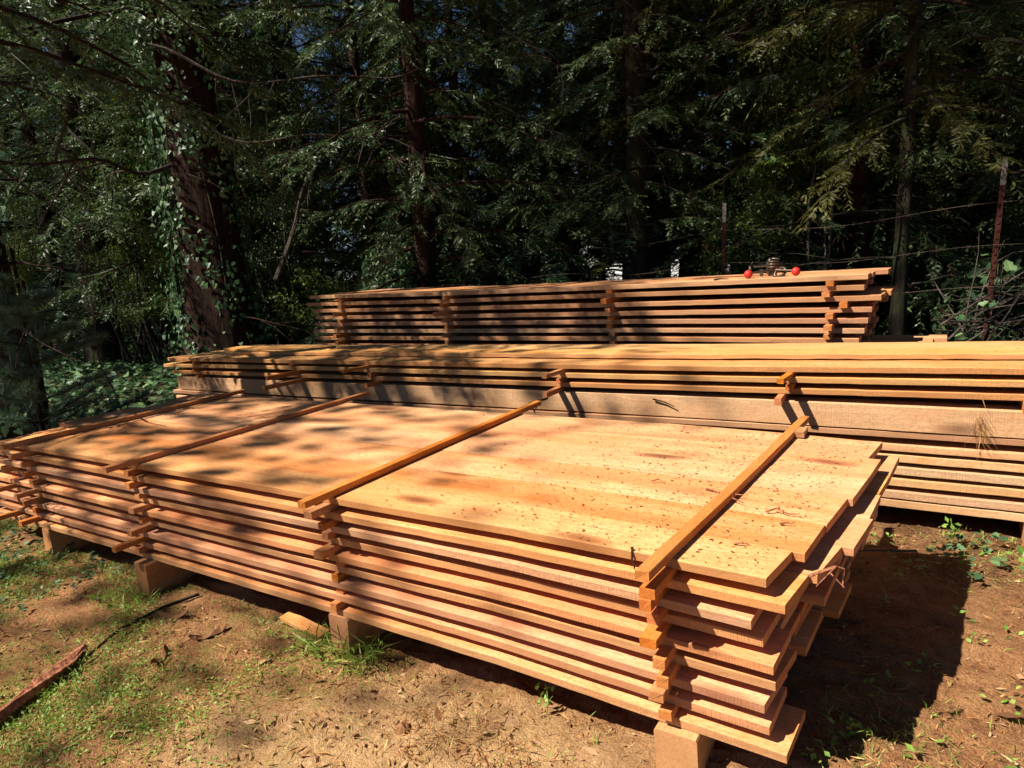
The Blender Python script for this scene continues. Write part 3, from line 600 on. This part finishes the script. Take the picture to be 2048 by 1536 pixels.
for (x, y, L, rz_, lab) in [(-1.99, -.13, .12, .5, 'curled brown bark flake beside the fallen stick'), (-1.75, -.33, .10, -1.0, 'upturned reddish bark flake below the fallen stick'), (-1.72, -.16, .13, 1.2, 'grey curled bark flake right of the fallen stick'), (-.98, -.6, .06, .4, 'small pale bark flake in the sawdust foreground')]:
    mb = MB(); n = 7; u = np.linspace(0, 1, n); V = []
    for a in (-1, 0, 1): V.append(np.stack([(u-.5)*L, a*L*.14*(1-(2*u-1)**2*.6), .012*(1-abs(a))*1. + .018*(u-.5)**2*4+.004*rng.normal(size=n)], -1))
    V = np.stack(V, 1); i = np.arange(n-1)[:, None]*3; j = np.arange(2)[None]; top = V.reshape(-1, 3); qs = np.stack([i+j, i+j+1, i+j+4, i+j+3], -1).reshape(-1, 4)
    mb.add(top, qs); mb.add(top-[0, 0, .003], qs[:, ::-1])
    ob = tag(mb.build('bark_flake', M['litter'], loc=gz(x, y, .004)), lab, 'bark flake'); ob.rotation_euler = (.1, 0, rz_)
twig('pale_root', [gz(-.10, -.10, .004), gz(-.06, -.08, .02), gz(-.02, -.085, .02), gz(.01, -.11, .004)], .004, M['white'], 'curved pale peeled twig before the right bearer', 'twig')
twig('fallen_stick', [gz(.5, 1.62, .02), gz(.3, 1.5, .03), gz(.05, 1.6, .02)], .006, M['twig'], 'bare grey stick on the ground beneath the middle stack', 'fallen stick')
mb = MB(); mb.add(np.array([gz(-.86, -.21)])+ (lambda a: np.stack([np.cos(a)*.022, np.sin(a)*.018, 0*a], 1))(np.arange(8)/8*6.283)*1.); mb = MB()
a = np.arange(9)/9*6.283; V = np.concatenate([np.stack([np.cos(a)*.026, np.sin(a)*.02, 0*a-.004], 1), np.stack([np.cos(a+.3)*.02, np.sin(a+.3)*.017, 0*a+.016], 1)+rng.normal(size=(9, 3))*.003, [(0, 0, .026)]])
mb.add(V, [(k, (k+1) % 9, 9+(k+1) % 9, 9+k) for k in range(9)], [(9+k, 9+(k+1) % 9, 18) for k in range(9)]); tag(mb.build('earth_clod', M['litter'], loc=gz(-.72, -.22)), 'dark crumbly earth clod on the sawdust before the front stack', 'clod')
# rubble of slabs at the far left end
for k in range(7):
    mb = MB(); L = random.uniform(.3, .7); P_ = np.array([(-L/2, 0, 0), (-L/5, .01, .01), (L/5, -.01, 0), (L/2, 0, 0)]); mb.tube(P_, np.array([.03, .045, .045, .03]), 7, .25)
    ob = tag(mb.build('slab_offcut', M['bark_slab'], loc=(-4.15-random.uniform(0, .5), .1+random.uniform(-.1, .7), .05+.05*k)), 'barky slab offcut in the heap at the left end of the front stack', 'slab offcut', 'slab offcuts heaped left of the front stack'); ob.rotation_euler = (random.uniform(-.3, .3), random.uniform(-.4, .4), random.uniform(0, 3))

# ------------------------------------------------------------------ trees
def unit(v): return v/(np.linalg.norm(v, axis=-1, keepdims=True)+1e-9)
def conifer(seed, H, r, z0, Rm, nlimb, mat, barkm, leaf=(.078, .0175), dens=1., needle=False, bare=0, lean=(0, 0)):
    """returns trunk, crown meshes. Limbs belong to the trunk mesh, the sprays to the crown mesh"""
    global rng
    keep = rng; rng = np.random.default_rng(seed)
    T, K = MB(), MB(); n = 14; zz = np.linspace(-.15, H, n); wob = .05*H/10
    ax = lambda z: np.stack([lean[0]*z + wob*np.sin(z*.5+seed), lean[1]*z + wob*np.cos(z*.37+seed*2) - wob*math.cos(seed*2), z], -1)
    rad = r*(1-zz/H*.93); rad[0] *= 1.35; rad[1] *= 1.05
    T.tube(ax(zz), rad, 12, .10)
    for b in range(bare):   # dead lower limbs
        z = rng.uniform(.8, z0+2.5); az = rng.uniform(0, 6.283); L = rng.uniform(.6, 1.9); s = np.linspace(0, 1, 7)
        d = np.array([math.cos(az), math.sin(az), 0]); P_ = ax(np.array([z]))[0] + s[:, None]*d*L + np.stack([.07*np.sin(s*7+b), .07*np.cos(s*5+b)-.07, -.25*L*s**2+.12*s*L], 1); T.tube(P_, np.linspace(.014, .003, 7), 5)
        for q in range(3):
            k = rng.integers(2, 6); az2 = az+rng.uniform(-1.2, 1.2); l2 = L*rng.uniform(.2, .5); e = P_[k]+np.array([math.cos(az2), math.sin(az2), rng.uniform(-.6, .2)])*l2; T.tube([P_[k], (P_[k]+e)/2+[0, 0, .03], e], [.006, .004, .002], 4)
    az = rng.uniform(0, 6)
    for i in range(nlimb):
        u = ((i+rng.uniform())/nlimb)**1.05; z = z0+(H-z0)*u; az += 2.4+rng.uniform(-.4, .4)
        L = (Rm*(1-u)**.75+.25)*rng.uniform(.6, 1.1)
        s = np.linspace(0, 1, 7); d = np.array([math.cos(az), math.sin(az), 0]); p0 = ax(np.array([z]))[0]
        rise = rng.uniform(-.25, .4)
        P_ = p0 + s[:, None]*d*L + np.stack([.04*L*np.sin(s*6+i), .04*L*np.sin(s*5+i*2), L*(rise*s-(.5)*s**2+.12*s**4)], 1)
        T.tube(P_, np.linspace(.007+.008*L, .003, 7), 5, cap=False)
        m = int((L/.066+4)*dens); sb = rng.uniform(.12, 1, m)
        idx = sb*6; i0 = np.minimum(idx.astype(int), 5); fr = idx-i0; B = P_[i0]*(1-fr)[:, None]+P_[i0+1]*fr[:, None]
        side = rng.choice([-1, 1], m)*rng.uniform(.5, 1.15, m)*(1-.45*sb); a2 = az+side
        bd = unit(np.stack([np.cos(a2), np.sin(a2), -rng.uniform(.0, 1.1, m)], 1)); bl = rng.uniform(.26, .62, m)*(1-.4*sb)*min(1, L)
        K.leaves(B, bd, rvec(m), bl, .006)
        nl = 11 if not needle else 12
        for q in range(nl):
            f = (q+.6)/nl; c = B+bd*(bl*f)[:, None]; c[:, 2] -= .12*bl*f*f
            for sg in (-1, 1):
                hor = unit(np.cross(bd, [0, 0, 1.]))*sg
                dd_ = unit(bd*.75+hor*(.95 if not needle else 1.2)+rng.normal(0, .38, (m, 3))+[0, 0, -.32 if not needle else 0.05])
                nm = unit(np.cross(hor, bd)+rng.normal(0, .8, (m, 3)))
                K.leaves(c, dd_, nm, leaf[0]*(1.25-f*.7)*rng.uniform(.6, 1.25, m), leaf[1]*rng.uniform(.7, 1.2, m), .5)
    rng = keep
    return T.mesh('trunk', barkm, True), K.mesh('crown', mat)
def leafy(seed, H, n_stem, spread, nleaf, size, mat, stemm, z0=.1, lob=False):
    global rng
    keep = rng; rng = np.random.default_rng(seed); T, K = MB(), MB()
    cs, ds = [], []
    for k in range(n_stem):
        a = rng.uniform(0, 6.283); s = np.linspace(0, 1, 8); L = H*rng.uniform(.65, 1); sp = spread*rng.uniform(.3, 1)
        P_ = np.stack([math.cos(a)*sp*s**1.5+.04*H*np.sin(s*5+k), math.sin(a)*sp*s**1.5+.04*H*np.cos(s*4+k), L*s], 1)
        T.tube(P_, np.linspace(.007+.004*H, .002, 8), 5)
        for q in range(7):
            i = rng.integers(2, 7); a2 = rng.uniform(0, 6.283); e = P_[i]+np.array([math.cos(a2), math.sin(a2), rng.uniform(.0, .6)])*rng.uniform(.15, .5)*spread; T.tube([P_[i], (P_[i]+e)/2+[0, 0, .03], e], [.005, .003, .0015], 4)
            m = nleaf//(n_stem*7); t_ = rng.uniform(.1, 1.1, m)[:, None]; cs.append(P_[i]*(1-t_)+e*t_+rng.normal(0, .05*spread+.02, (m, 3)))
    c = np.concatenate(cs); c[:, 2] = np.maximum(c[:, 2], z0); n = len(c); d = rvec(n, -.2); sz = rng.uniform(.6, 1.2, n)*size
    if lob: K.lobed(c, d, rvec(n, 1.2), sz)
    else: K.leaves(c, d, rvec(n, 1.2), sz, sz*.6, .45, .06)
    rng = keep
    return T.mesh('stems', stemm, True), K.mesh('leaves', mat)
def put(name, meshes, names, x, y, rz, sc, label, cat, group=None, z=None):
    t = empty(name, (x, y, (float(gh(x, y)) if z is None else z)), label, cat, group); t.rotation_euler = (0, 0, rz); t.scale = (sc[0], sc[0], sc[1])
    for me, nm in zip(meshes, names):
        o = bpy.data.objects.new(nm, me); C.objects.link(o); o.parent = t
    return t
TN = ('trunk', 'crown')
protoA = conifer(11, 13, .13, .5, 2.3, 125, M['cedar'], M['bark_red'], bare=8)
protoB = conifer(12, 15, .17, .9, 2.6, 135, M['cedar'], M['bark_dark'], bare=12)
protoC = conifer(13, 12, .10, .5, 1.9, 110, M['fir'], M['bark_dark'], (.075, .012), 1.1, True, 6)
protoD = conifer(14, 14, .14, 1.6, 2.4, 110, M['cedar_olive'], M['bark_dark'], bare=14)
protoE = conifer(15, 16, .20, 2.0, 2.9, 130, M['cedar'], M['bark_dark'], bare=16)
# trees that can be told apart
bigA = conifer(21, 19, .42, 4.2, 3.6, 100, M['cedar'], M['bark_red'], dens=.9, bare=16, lean=(-.02, .0))
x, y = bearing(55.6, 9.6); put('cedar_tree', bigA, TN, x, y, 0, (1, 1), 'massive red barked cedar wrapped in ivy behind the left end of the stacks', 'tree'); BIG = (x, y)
leftA = conifer(22, 13, .15, 2.6, 2.4, 70, M['cedar'], M['bark_red'], bare=10)
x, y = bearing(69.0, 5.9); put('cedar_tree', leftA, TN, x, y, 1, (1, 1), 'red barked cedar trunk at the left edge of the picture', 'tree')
midA = conifer(23, 14, .10, 2.4, 2.2, 80, M['cedar'], M['bark_red'], bare=10)
x, y = bearing(43.4, 10.5); put('cedar_tree', midA, TN, x, y, 2, (1, 1), 'slender cedar with an ivy covered foot behind the left end of the rear stack', 'tree'); MIDT = (x, y)
rightA = conifer(24, 13, .066, 2.3, 2.6, 80, M['cedar_olive'], M['bark_dark'], dens=1.1, bare=14, lean=(.012, 0))
x, y = bearing(2.2, 7.4); put('conifer_tree', rightA, TN, x, y, .6, (1, 1), 'dark slim trunk with olive sprays just behind the right end of the rear stack', 'tree')
x, y = bearing(28.2, 10.5); put('conifer_tree', protoC, TN, x, y, 1.9, (1, 1), 'dark conifer with many bare lower twigs behind the middle of the rear stack', 'tree')
x, y = bearing(38.8, 12.5); put('cedar_tree', protoA, TN, x, y, 4, (1.15, 1.1), 'drooping pale cedar left of the conifer with bare lower twigs', 'tree')
# the mass of trees behind
spots = []
fixed = [BIG, MIDT, bearing(69, 5.9), bearing(2.2, 7.4), bearing(28.2, 10.5), bearing(38.8, 12.5)]
r2 = random.Random(5)
def try_spot(b, d, mind):
    x, y = bearing(b, d)
    for (a, c) in spots+fixed:
        if math.hypot(a-x, c-y) < mind: return False
    spots.append((x, y)); return True
labs = {'A': 'green cedar with drooping sprays in the shaded forest behind the stacks', 'B': 'tall dark barked cedar in the shaded forest behind the stacks', 'C': 'blue green needled conifer in the shaded forest behind the stacks', 'D': 'olive green conifer with bare lower trunk in the shaded forest behind the stacks', 'E': 'thick trunked tall cedar in the shaded forest behind the stacks'}
pr = {'A': protoA, 'B': protoB, 'C': protoC, 'D': protoD, 'E': protoE}
for lo, hi, cnt, mind in [(8.8, 12, 15, 1.5), (12, 17, 26, 1.7), (17, 25, 36, 2.1), (25, 40, 36, 2.7), (40, 60, 24, 3.2)]:
    c = tr = 0
    while c < cnt and tr < 3000:
        tr += 1; b = r2.uniform(-14, 78); d = r2.uniform(lo, hi)
        if hi <= 12 and (46 < b < 50 or 9 < b < 13 or 15 < b < 20): continue
        if d < 17 and b > 66: continue
        if d < 12 and b > 59: continue
        if d > 11 and (12 < b < 21.5 or 43.5 < b < 47.5) and r2.random() < .93: continue
        hx_, hy_ = bearing(17.5, 33); px_, py_ = bearing(b, d); t_ = max(0, min(14, (px_-hx_)*-.585+(py_-hy_)*-.81))
        if math.hypot(px_-hx_+.585*t_, py_-hy_+.81*t_) < 6.5: continue
        if not try_spot(b, d, mind): continue
        c += 1; k = r2.choice('AABBCDE' if b < 25 else 'AAABCCE')
        if 11.5 < b < 22 or 43 < b < 48: k = r2.choice('DE')
        x, y = spots[-1]; s = r2.uniform(.85, 1.25)
        if d > 25: s *= 1.25
        put('cedar_tree' if k in 'ABE' else 'conifer_tree', pr[k], TN, x, y, r2.uniform(0, 6.28), (s, s*r2.uniform(.9, 1.15)), labs[k], 'tree', {'A': 'drooping green cedars of the forest', 'B': 'dark barked cedars of the forest', 'C': 'needled conifers of the forest', 'D': 'olive conifers of the forest', 'E': 'thick cedars of the forest'}[k])
# undergrowth
SN = ('stems', 'leaves')
shA = leafy(31, 1.6, 9, .8, 5200, .05, M['broad'], M['twig']); shB = leafy(32, 1.3, 10, .9, 4200, .06, M['ivy'], M['twig'], lob=False); shC = leafy(33, 3.2, 6, 1.1, 5200, .06, M['broad'], M['twig'])
for k in range(64):
    b = r2.uniform(-12, 76); d = r2.uniform(8.0, 15) if k < 40 else r2.uniform(15, 26); x, y = bearing(b, d)
    if b > 60 or (10 < b < 24 and d > 9) or (44 < b < 47.5): continue
    w_ = r2.choice('AABBC'); s = r2.uniform(.6, 1.15)
    put('forest_shrub', {'A': shA, 'B': shB, 'C': shC}[w_], SN, x, y, r2.uniform(0, 6.28), (s, s), {'A': 'low bright leaved shrub under the forest trees', 'B': 'low dark glossy leaved shrub under the forest trees', 'C': 'tall thin stemmed shrub under the forest trees'}[w_], 'shrub', {'A': 'bright shrubs of the undergrowth', 'B': 'dark shrubs of the undergrowth', 'C': 'tall shrubs of the undergrowth'}[w_])
shD = leafy(36, 4.6, 7, 1.3, 14000, .04, M['broad'], M['twig_dark'], .3); shE = leafy(37, 5.2, 7, 1.5, 14000, .034, M['cedar'], M['twig_dark'], .3)
for k in range(34):
    b = r2.uniform(46, 70) if k < 18 else r2.uniform(22, 46) if k < 28 else r2.uniform(-6, 12); d = r2.uniform(10.2, 16) if k >= 18 else r2.uniform(8.6, 14); x, y = bearing(b, d); s = r2.uniform(.8, 1.2)
    if (50.5 < b < 60 and d < 10.8) or 43.5 < b < 48 or (b > 59 and d < 11.5) or (9 < b < 24): continue
    q = k % 2; put('understory_tree', (shD, shE)[q], SN, x, y, r2.uniform(0, 6.28), (s, s), ['fine leaved bright understory tree between the conifers', 'fine leaved dark understory tree between the conifers'][q], 'tree', ['bright understory trees', 'dark understory trees'][q])
map_ = leafy(34, 4.4, 5, 1.1, 3800, .075, M['broad'], M['twig'], 2.2)
x, y = bearing(8.9, 8.6); put('maple_sapling', map_, SN, x, y, 0, (1, 1), 'yellow green broadleaf sapling lit high between the dark conifers at right', 'sapling')
vin = leafy(35, 1.35, 6, .6, 110, .085, M['ivy'], M['twig'], .5, True)
x, y = bearing(-2.2, 6.3); put('broad_leaved_vine', vin, SN, x, y, 0, (1, 1), 'vine with big lobed leaves beside the leaning post at right', 'vine')
# young pine at left
def young_pine(seed):
    global rng
    keep = rng; rng = np.random.default_rng(seed); T, K = MB(), MB(); T.tube([(0, 0, -.1), (0, .02, .8), (.02, 0, 1.75)], [.03, .022, .006], 8)
    for z in np.arange(.35, 1.75, .14):
        for q in range(5):
            a = rng.uniform(0, 6.283); L = .95*(1-z/2.1)*rng.uniform(.7, 1.1); s = np.linspace(0, 1, 6); P_ = np.stack([math.cos(a)*L*s, math.sin(a)*L*s, z+.25*L*s], 1); T.tube(P_, np.linspace(.008, .003, 6), 5)
            for k in range(1, 6):
                for side in range(3 if k < 5 else 4):
                    a2 = a+rng.uniform(-.9, .9); tip = P_[k]+np.array([math.cos(a2), math.sin(a2), .3])*L*.22*rng.uniform(.4, 1); T.tube([P_[k], tip], [.004, .003], 4)
                    n = 46; c = P_[k]+(tip-P_[k])*rng.uniform(.2, 1, (n, 1)); dd_ = unit(np.array([math.cos(a2), math.sin(a2), .3])*.9+rng.normal(0, .75, (n, 3))); K.leaves(c, dd_, rvec(n), rng.uniform(.05, .095, n), .0032)
    rng = keep; return T.mesh('stems', M['bark_dark'], True), K.mesh('needles', M['fir'])
yp = young_pine(4)
x, y = bearing(68.2, 5.0); put('young_pine', yp, ('stems', 'needles'), x, y, 0, (.68, .84), 'young fluffy pine with long blue green needles at the left edge', 'young pine')

# ------------------------------------------------------------------ ivy
def ivy_trunk(cx, cy, rad, h, n, lean, size, label, dens=None, clump=5):
    z = rng.uniform(0, 1, n)**1.3*h; a = rng.uniform(0, 6.283, n)
    keep = (.5+.5*np.sin(a*2+z*1.7+clump)*np.sin(z*2.3+a)) > rng.uniform(.05, .75, n)
    z, a = z[keep], a[keep]; n = len(z); rr = rad*(1-.045*z)+rng.exponential(.06, n)
    c = np.stack([cx+lean*z+np.cos(a)*rr, cy+np.sin(a)*rr, z], 1); out = np.stack([np.cos(a), np.sin(a), .4+0*a], 1)
    s = rng.uniform(.6, 1.2, n)*size; mb = MB(); mb.lobed(c, unit(rng.normal(0, .5, (n, 3))+[0, 0, -1.]), unit(out+rng.normal(0, .35, (n, 3))), s)
    t = empty('climbing_ivy', (0, 0, 0), label, 'ivy'); mb.build('leaves', M['ivy'], t)
    mb = MB()
    for k in range(6):
        a0 = rng.uniform(0, 6.283); zz = np.linspace(0, h*rng.uniform(.5, 1), 14); mb.tube(np.stack([cx+lean*zz+np.cos(a0+.3*np.sin(zz))*rad*(1-.045*zz)*1.02, cy+np.sin(a0+.3*np.sin(zz))*rad*(1-.045*zz)*1.02, zz], 1), .012, 5)
    mb.build('vine_stems', M['bark_dark'], t)
ivy_trunk(*BIG, .46, 6.0, 9000, -.02, .06, 'ivy climbing the massive red barked cedar')
x, y = bearing(69.0, 5.9); ivy_trunk(x, y, .16, 2.2, 500, 0, .06, 'ivy at the foot of the cedar at the left edge', clump=2)
ivy_trunk(*MIDT, .13, 1.6, 420, 0, .07, 'ivy on the foot of the slender cedar behind the rear stack', clump=1)
# ivy covered stump
x, y = bearing(42.0, 9.0); n = 1700; th = rng.uniform(0, 6.283, n); z = rng.uniform(0, 1, n)*1.62; rr = .34*np.sqrt(np.clip(1-((z-.95)/.95)**2*.8, .1, 1))+rng.normal(0, .03, n)
mb = MB(); mb.lobed(np.stack([x+np.cos(th)*rr, y+np.sin(th)*rr, z], 1), unit(rng.normal(0, .5, (n, 3))+[0, 0, -1]), unit(np.stack([np.cos(th), np.sin(th), .5+0*th], 1)+rng.normal(0, .3, (n, 3))), rng.uniform(.06, .10, n))
t = empty('ivy_covered_stump', (x, y, 0), 'bushy ivy covered stump behind the left end of the rear stack', 'stump'); o = mb.build('leaves', M['ivy']); o.data.transform(Matrix.Translation((-x, -y, 0))); o.parent = t
mb = MB(); mb.tube([(0, 0, -.1), (0, .03, .8), (.02, 0, 1.45)], [.24, .2, .15], 12, .1); mb.build('stump', M['bark_dark'], t)
# ivy ground cover on the left
n = 26000; x = rng.uniform(-17, -4.0, n); y = rng.uniform(-.6, 10.5, n)
k = ((y > 2.95+.0*x) | (x < -5.35)) & (x < -4.2 - np.clip(y-4, 0, 9)*.35) & (rng.uniform(size=n) < .25+patch(x, y, .5)) ; x, y = x[k], y[k]; n = len(x)
mb = MB(); mb.lobed(np.stack([x, y, gh(x, y)+.05+rng.uniform(0, .14, n)*(1+patch(x, y, .8, 2))], 1), np.stack([rng.normal(size=n), rng.normal(size=n), rng.normal(-.1, .3, n)], 1), rvec(n, 2.2), rng.uniform(.06, .11, n))
tag(mb.build('ivy_ground_cover', M['ivy']), 'ivy carpet on the ground at left below the big cedar', 'ivy', None, 'stuff')
n = 16000; x = rng.uniform(-22, 6, n); y = rng.uniform(4.5, 24, n); k = rng.uniform(size=n) < patch(x, y, .35, 1); x, y = x[k], y[k]; n = len(x)
mb = MB(); s = rng.uniform(.06, .16, n); mb.leaves(np.stack([x, y, gh(x, y)+rng.uniform(0, .22, n)], 1), rvec(n, .3), rvec(n, 1.5), s, s*.5)
tag(mb.build('undergrowth', M['weed']), 'leafy green undergrowth on the forest floor behind the stacks', 'undergrowth', None, 'stuff')

# ------------------------------------------------------------------ dead hanging branches (near, left)
def dead_branch(p0, p1, sag, r, label, seed, forks=7, drop=.5):
    global rng
    keep = rng; rng = np.random.default_rng(seed); s = np.linspace(0, 1, 16); p0 = np.array(p0); p1 = np.array(p1); L = np.linalg.norm(p1-p0)
    P_ = p0+(p1-p0)*s[:, None]; P_[:, 2] -= sag*np.sin(s*np.pi); P_ += .02*L*np.stack([np.sin(s*9+seed), np.cos(s*7+seed), np.sin(s*11+seed)], 1)
    mb = MB(); mb.tube(P_, np.linspace(r, r*.3, 16), 6, .08)
    for k in range(forks):
        i = rng.integers(3, 15); d = unit(rng.normal(0, 1, 3)+[0, 0, -drop]); l = L*rng.uniform(.1, .35); q = np.linspace(0, 1, 6); F = P_[i]+d*l*q[:, None]; F[:, 2] -= .25*l*q**2; F += .02*np.stack([np.sin(q*6+k), np.cos(q*6+k), 0*q], 1)
        mb.tube(F, np.linspace(r*.5, r*.15, 6), 5)
    rng = keep; return tag(mb.build('dead_branch', M['twig_dark']), label, 'dead branch', 'bare dead branches hanging before the forest')
def pt(b, d, z): return (*bearing(b, d), z)
dead_branch(pt(58, 8.8, 3.9), pt(38, 8.0, 3.55), .25, .02, 'curving bare branch reaching right from the big cedar near the top', 1, 9)
dead_branch(pt(55, 8.8, 3.05), pt(40, 7.6, 2.85), .12, .018, 'bare branch reaching right from the big cedar below the topmost one', 2, 8)
dead_branch(pt(57, 9, 2.7), pt(72, 6.5, 2.5), .1, .025, 'long bare branch reaching left from the big cedar', 3, 9)
dead_branch(pt(57, 9, 3.6), pt(72, 7, 2.9), -.1, .022, 'upper bare branch sloping down to the left from the big cedar', 4, 9)
dead_branch(pt(51, 8.0, 1.35), pt(46.5, 8.3, 2.7), -.05, .03, 'bare stem curving upward right of the big cedar', 5, 4)
dead_branch(pt(53, 6.8, 2.7), pt(52.5, 6.8, 1.9), -.03, .008, 'thin drooping twig before the big cedar', 6, 4)
dead_branch(pt(64, 5.0, 1.25), pt(63.3, 5.0, .45), .05, .007, 'pale bent twig hanging over the ivy at left', 7, 4)
dead_branch(pt(60.5, 5.6, 1.9), pt(59, 5.6, 1.45), .0, .006, 'pale crooked twig left of the big cedar', 8, 3)
for k in range(10):
    b = r2.uniform(14, 34); d = r2.uniform(7.5, 10); z = r2.uniform(1.9, 4.3); dead_branch(pt(b, d, z), pt(b-r2.uniform(3, 8), d+.4, z-r2.uniform(.1, 1.1)), r2.uniform(-.2, .2), .008, 'fine bare branch among the conifers behind the rear stack', 40+k, 10)
# brush pile at right
GB = 'bare sticks of the brush pile'
for k in range(32):
    p0 = np.array([.62+r2.uniform(-.1, .3), 4.3+r2.uniform(-.2, .5), .55+r2.uniform(-.3, .2)]); p1 = p0+np.array([r2.uniform(.7, 1.7), r2.uniform(-.1, 1.0), r2.uniform(-.1, .95)])
    s = np.linspace(0, 1, 8); P_ = p0+(p1-p0)*s[:, None]; P_[:, 2] += r2.uniform(-.15, .25)*np.sin(s*3.14); P_[:, 0] += .03*np.sin(s*8+k)
    mb = MB(); mb.tube(P_, np.linspace(r2.uniform(.004, .009), .0015, 8), 5)
    for q in range(3): i_ = r2.randint(3, 6); e = P_[i_]+np.array([r2.uniform(.1, .4), r2.uniform(-.2, .2), r2.uniform(-.2, .35)]); mb.tube([P_[i_], (P_[i_]+e)/2+[0, 0, .02], e], [.004, .003, .001], 4)
    tag(mb.build('brush_stick', M['twig' if k % 3 == 0 else 'twig_dark']), 'long thin bare stick in the brush pile at right beside the rear stack', 'stick', GB)

# ------------------------------------------------------------------ fence: two steel posts and wires
def post(x, y, h, tilt, label):
    t = empty('fence_post', (x, y, 0), label, 'fence post'); t.rotation_euler = (tilt[0], tilt[1], 0)
    mb = MB(); mb.box((0, 0, h*.44), (.034, .006, h*.92)); mb.box((0, .019, h*.44), (.006, .032, h*.919)); 
    for z in np.arange(.15, h*.8, .055): mb.box((0, -.006, z), (.014, .008, .018))
    mb.build('post_shaft', M['rust'], t)
    mb = MB(); mb.box((0, 0, h*.95), (.0345, .0065, h*.10)); mb.box((0, .019, h*.95), (.0065, .032, h*.099)); mb.build('white_tip', M['white'], t)
fx, fy = bearing(15.1, 6.9); post(fx, fy, 1.74, (0, .03), 'rusty steel fence post with white tip behind the rear stack')
gx2, gy2 = bearing(-2.6, 6.1); post(gx2, gy2, 1.80, (0, .05), 'leaning rusty steel fence post with chipped white tip at the right edge')
for k, z in enumerate([1.45, 1.15, .85]):
    d = np.array([gx2-fx, gy2-fy]); s = np.linspace(-1.6, 1.8, 40); P_ = np.stack([fx+d[0]*s, fy+d[1]*s, z+.03*np.cos(s*6.28)+.02*s], 1); mb = MB(); mb.tube(P_, .0014, 4)
    for q in range(36):
        u = q/36*3.4-1.6; p = np.array([np.interp(u, s, P_[:, i]) for i in range(3)]); mb.tube([p-[.012, 0, .012], p+[.012, 0, .012]], .0015, 3); mb.tube([p-[.012, 0, -.012], p+[.012, 0, -.012]], .0015, 3)
    tag(mb.build('fence_wire', M['wire']), f'{["top", "middle", "lowest"][k]} strand of barbed wire between the steel fence posts', 'wire', 'barbed wire strands')

# ------------------------------------------------------------------ white house far behind the trees
hx, hy = bearing(17.5, 33); h = empty('white_house', (hx, hy, .1), 'white house glimpsed in pieces through the trees behind the stacks', 'house'); h.rotation_euler = (0, 0, R(17.5))
mb = MB(); mb.box((0, 0, 1.45), (9, 6, 2.9)); 
for k in range(14): mb.box((0, -3.005, .2+k*.2), (9.02, .02, .17))
mb.build('wall', M['siding'], h)
mb = MB(); mb.add([(-4.9, -3.5, 2.85), (4.9, -3.5, 2.85), (4.9, 3.5, 2.85), (-4.9, 3.5, 2.85), (-4.9, 0, 4.4), (4.9, 0, 4.4)], [(0, 1, 5, 4), (2, 3, 4, 5), (3, 2, 1, 0)], [(0, 4, 3), (1, 2, 5)]); mb.build('roof', M['roof'], h)
for k, x in enumerate((-3.0, -.6, 2.6)):
    mb = MB(); mb.box((x, -3.04, 1.55), (1.2, .05, 1.2)); wnd = mb.build('window', M['siding'], h); mb = MB(); mb.box((x, -3.07, 1.55), (1.0, .03, 1.0)); mb.build('pane', M['glass'], wnd)
mb = MB(); mb.box((1.0, -3.05, 1.05), (.95, .06, 2.1)); mb.build('door', M['rust'], h)

# ------------------------------------------------------------------ tall trees outside the frame that shade the forest
def shade_tree(x, y, zc, rx, rz_, n, bx, by, label, seed, size=.26, rr=.3):
    global rng
    keep = rng; rng = np.random.default_rng(seed); t = empty('tall_tree', (bx, by, 0), label, 'tree', 'tall shade trees around the yard'); ox, oy = x-bx, y-by
    T, K = MB(), MB(); H = zc+rz_; zz = np.linspace(-.1, H*.97, 10); T.tube(np.stack([.1*np.sin(zz*.3)+ox*zz/zc, .1*np.cos(zz*.4)-.1+oy*zz/zc, zz], 1), np.linspace(rr, .04, 10), 10, .08)
    nc = max(40, n//130)
    for k in range(nc):
        v = rvec(1)[0]*rng.uniform(.35, 1)**.6; c = np.array([ox+v[0]*rx, oy+v[1]*rx, zc+v[2]*rz_]); z_ = max(.5, c[2]-rng.uniform(.3, 1.5)); s = np.linspace(0, 1, 6)[:, None]; P_ = np.array([ox*z_/zc, oy*z_/zc, z_])*(1-s)+c*s; P_[:, 2] += .3*np.sin(s[:, 0]*3.14); T.tube(P_, np.linspace(.05, .012, 6), 5, cap=False)
        m = n//nc; q = c+rng.normal(0, 1, (m, 3))*[.62, .62, .28]; L = size*rng.uniform(.5, 1.2, m); dd_ = unit((q-[0, 0, zc])*[1, 1, .2]+rng.normal(0, .6, (m, 3))); K.leaves(q, dd_, rvec(m, 1.2), L, L*.4)
    rng = keep; T.build('trunk', M['bark_dark'], t, True); K.build('crown', M['cedar'], t)
ST = [(-19, -4.0, 15, 4.0, 5, 2500, -19, -4), (-7.5, -2.6, 16, 4.6, 5, 4200, -11.5, -1.8), (-2.8, -2.4, 16.5, 4.4, 5, 9500, 3.6, -1.4), (3.0, .4, 16, 4.8, 5, 17000, 4.2, 1.0), (7, 3.5, 15, 4.5, 6, 15000, 7, 3.5)]
for k, a_ in enumerate(ST): shade_tree(*a_, 'tall conifer standing outside the picture and shading the forest', 60+k)
shade_tree(-8.7, -5.5, 9.6, 2.9, 2.4, 3300, -12.5, -5.5, 'tall conifer left of the yard whose thin branches dapple the stacks', 80, .2, rr=.16)
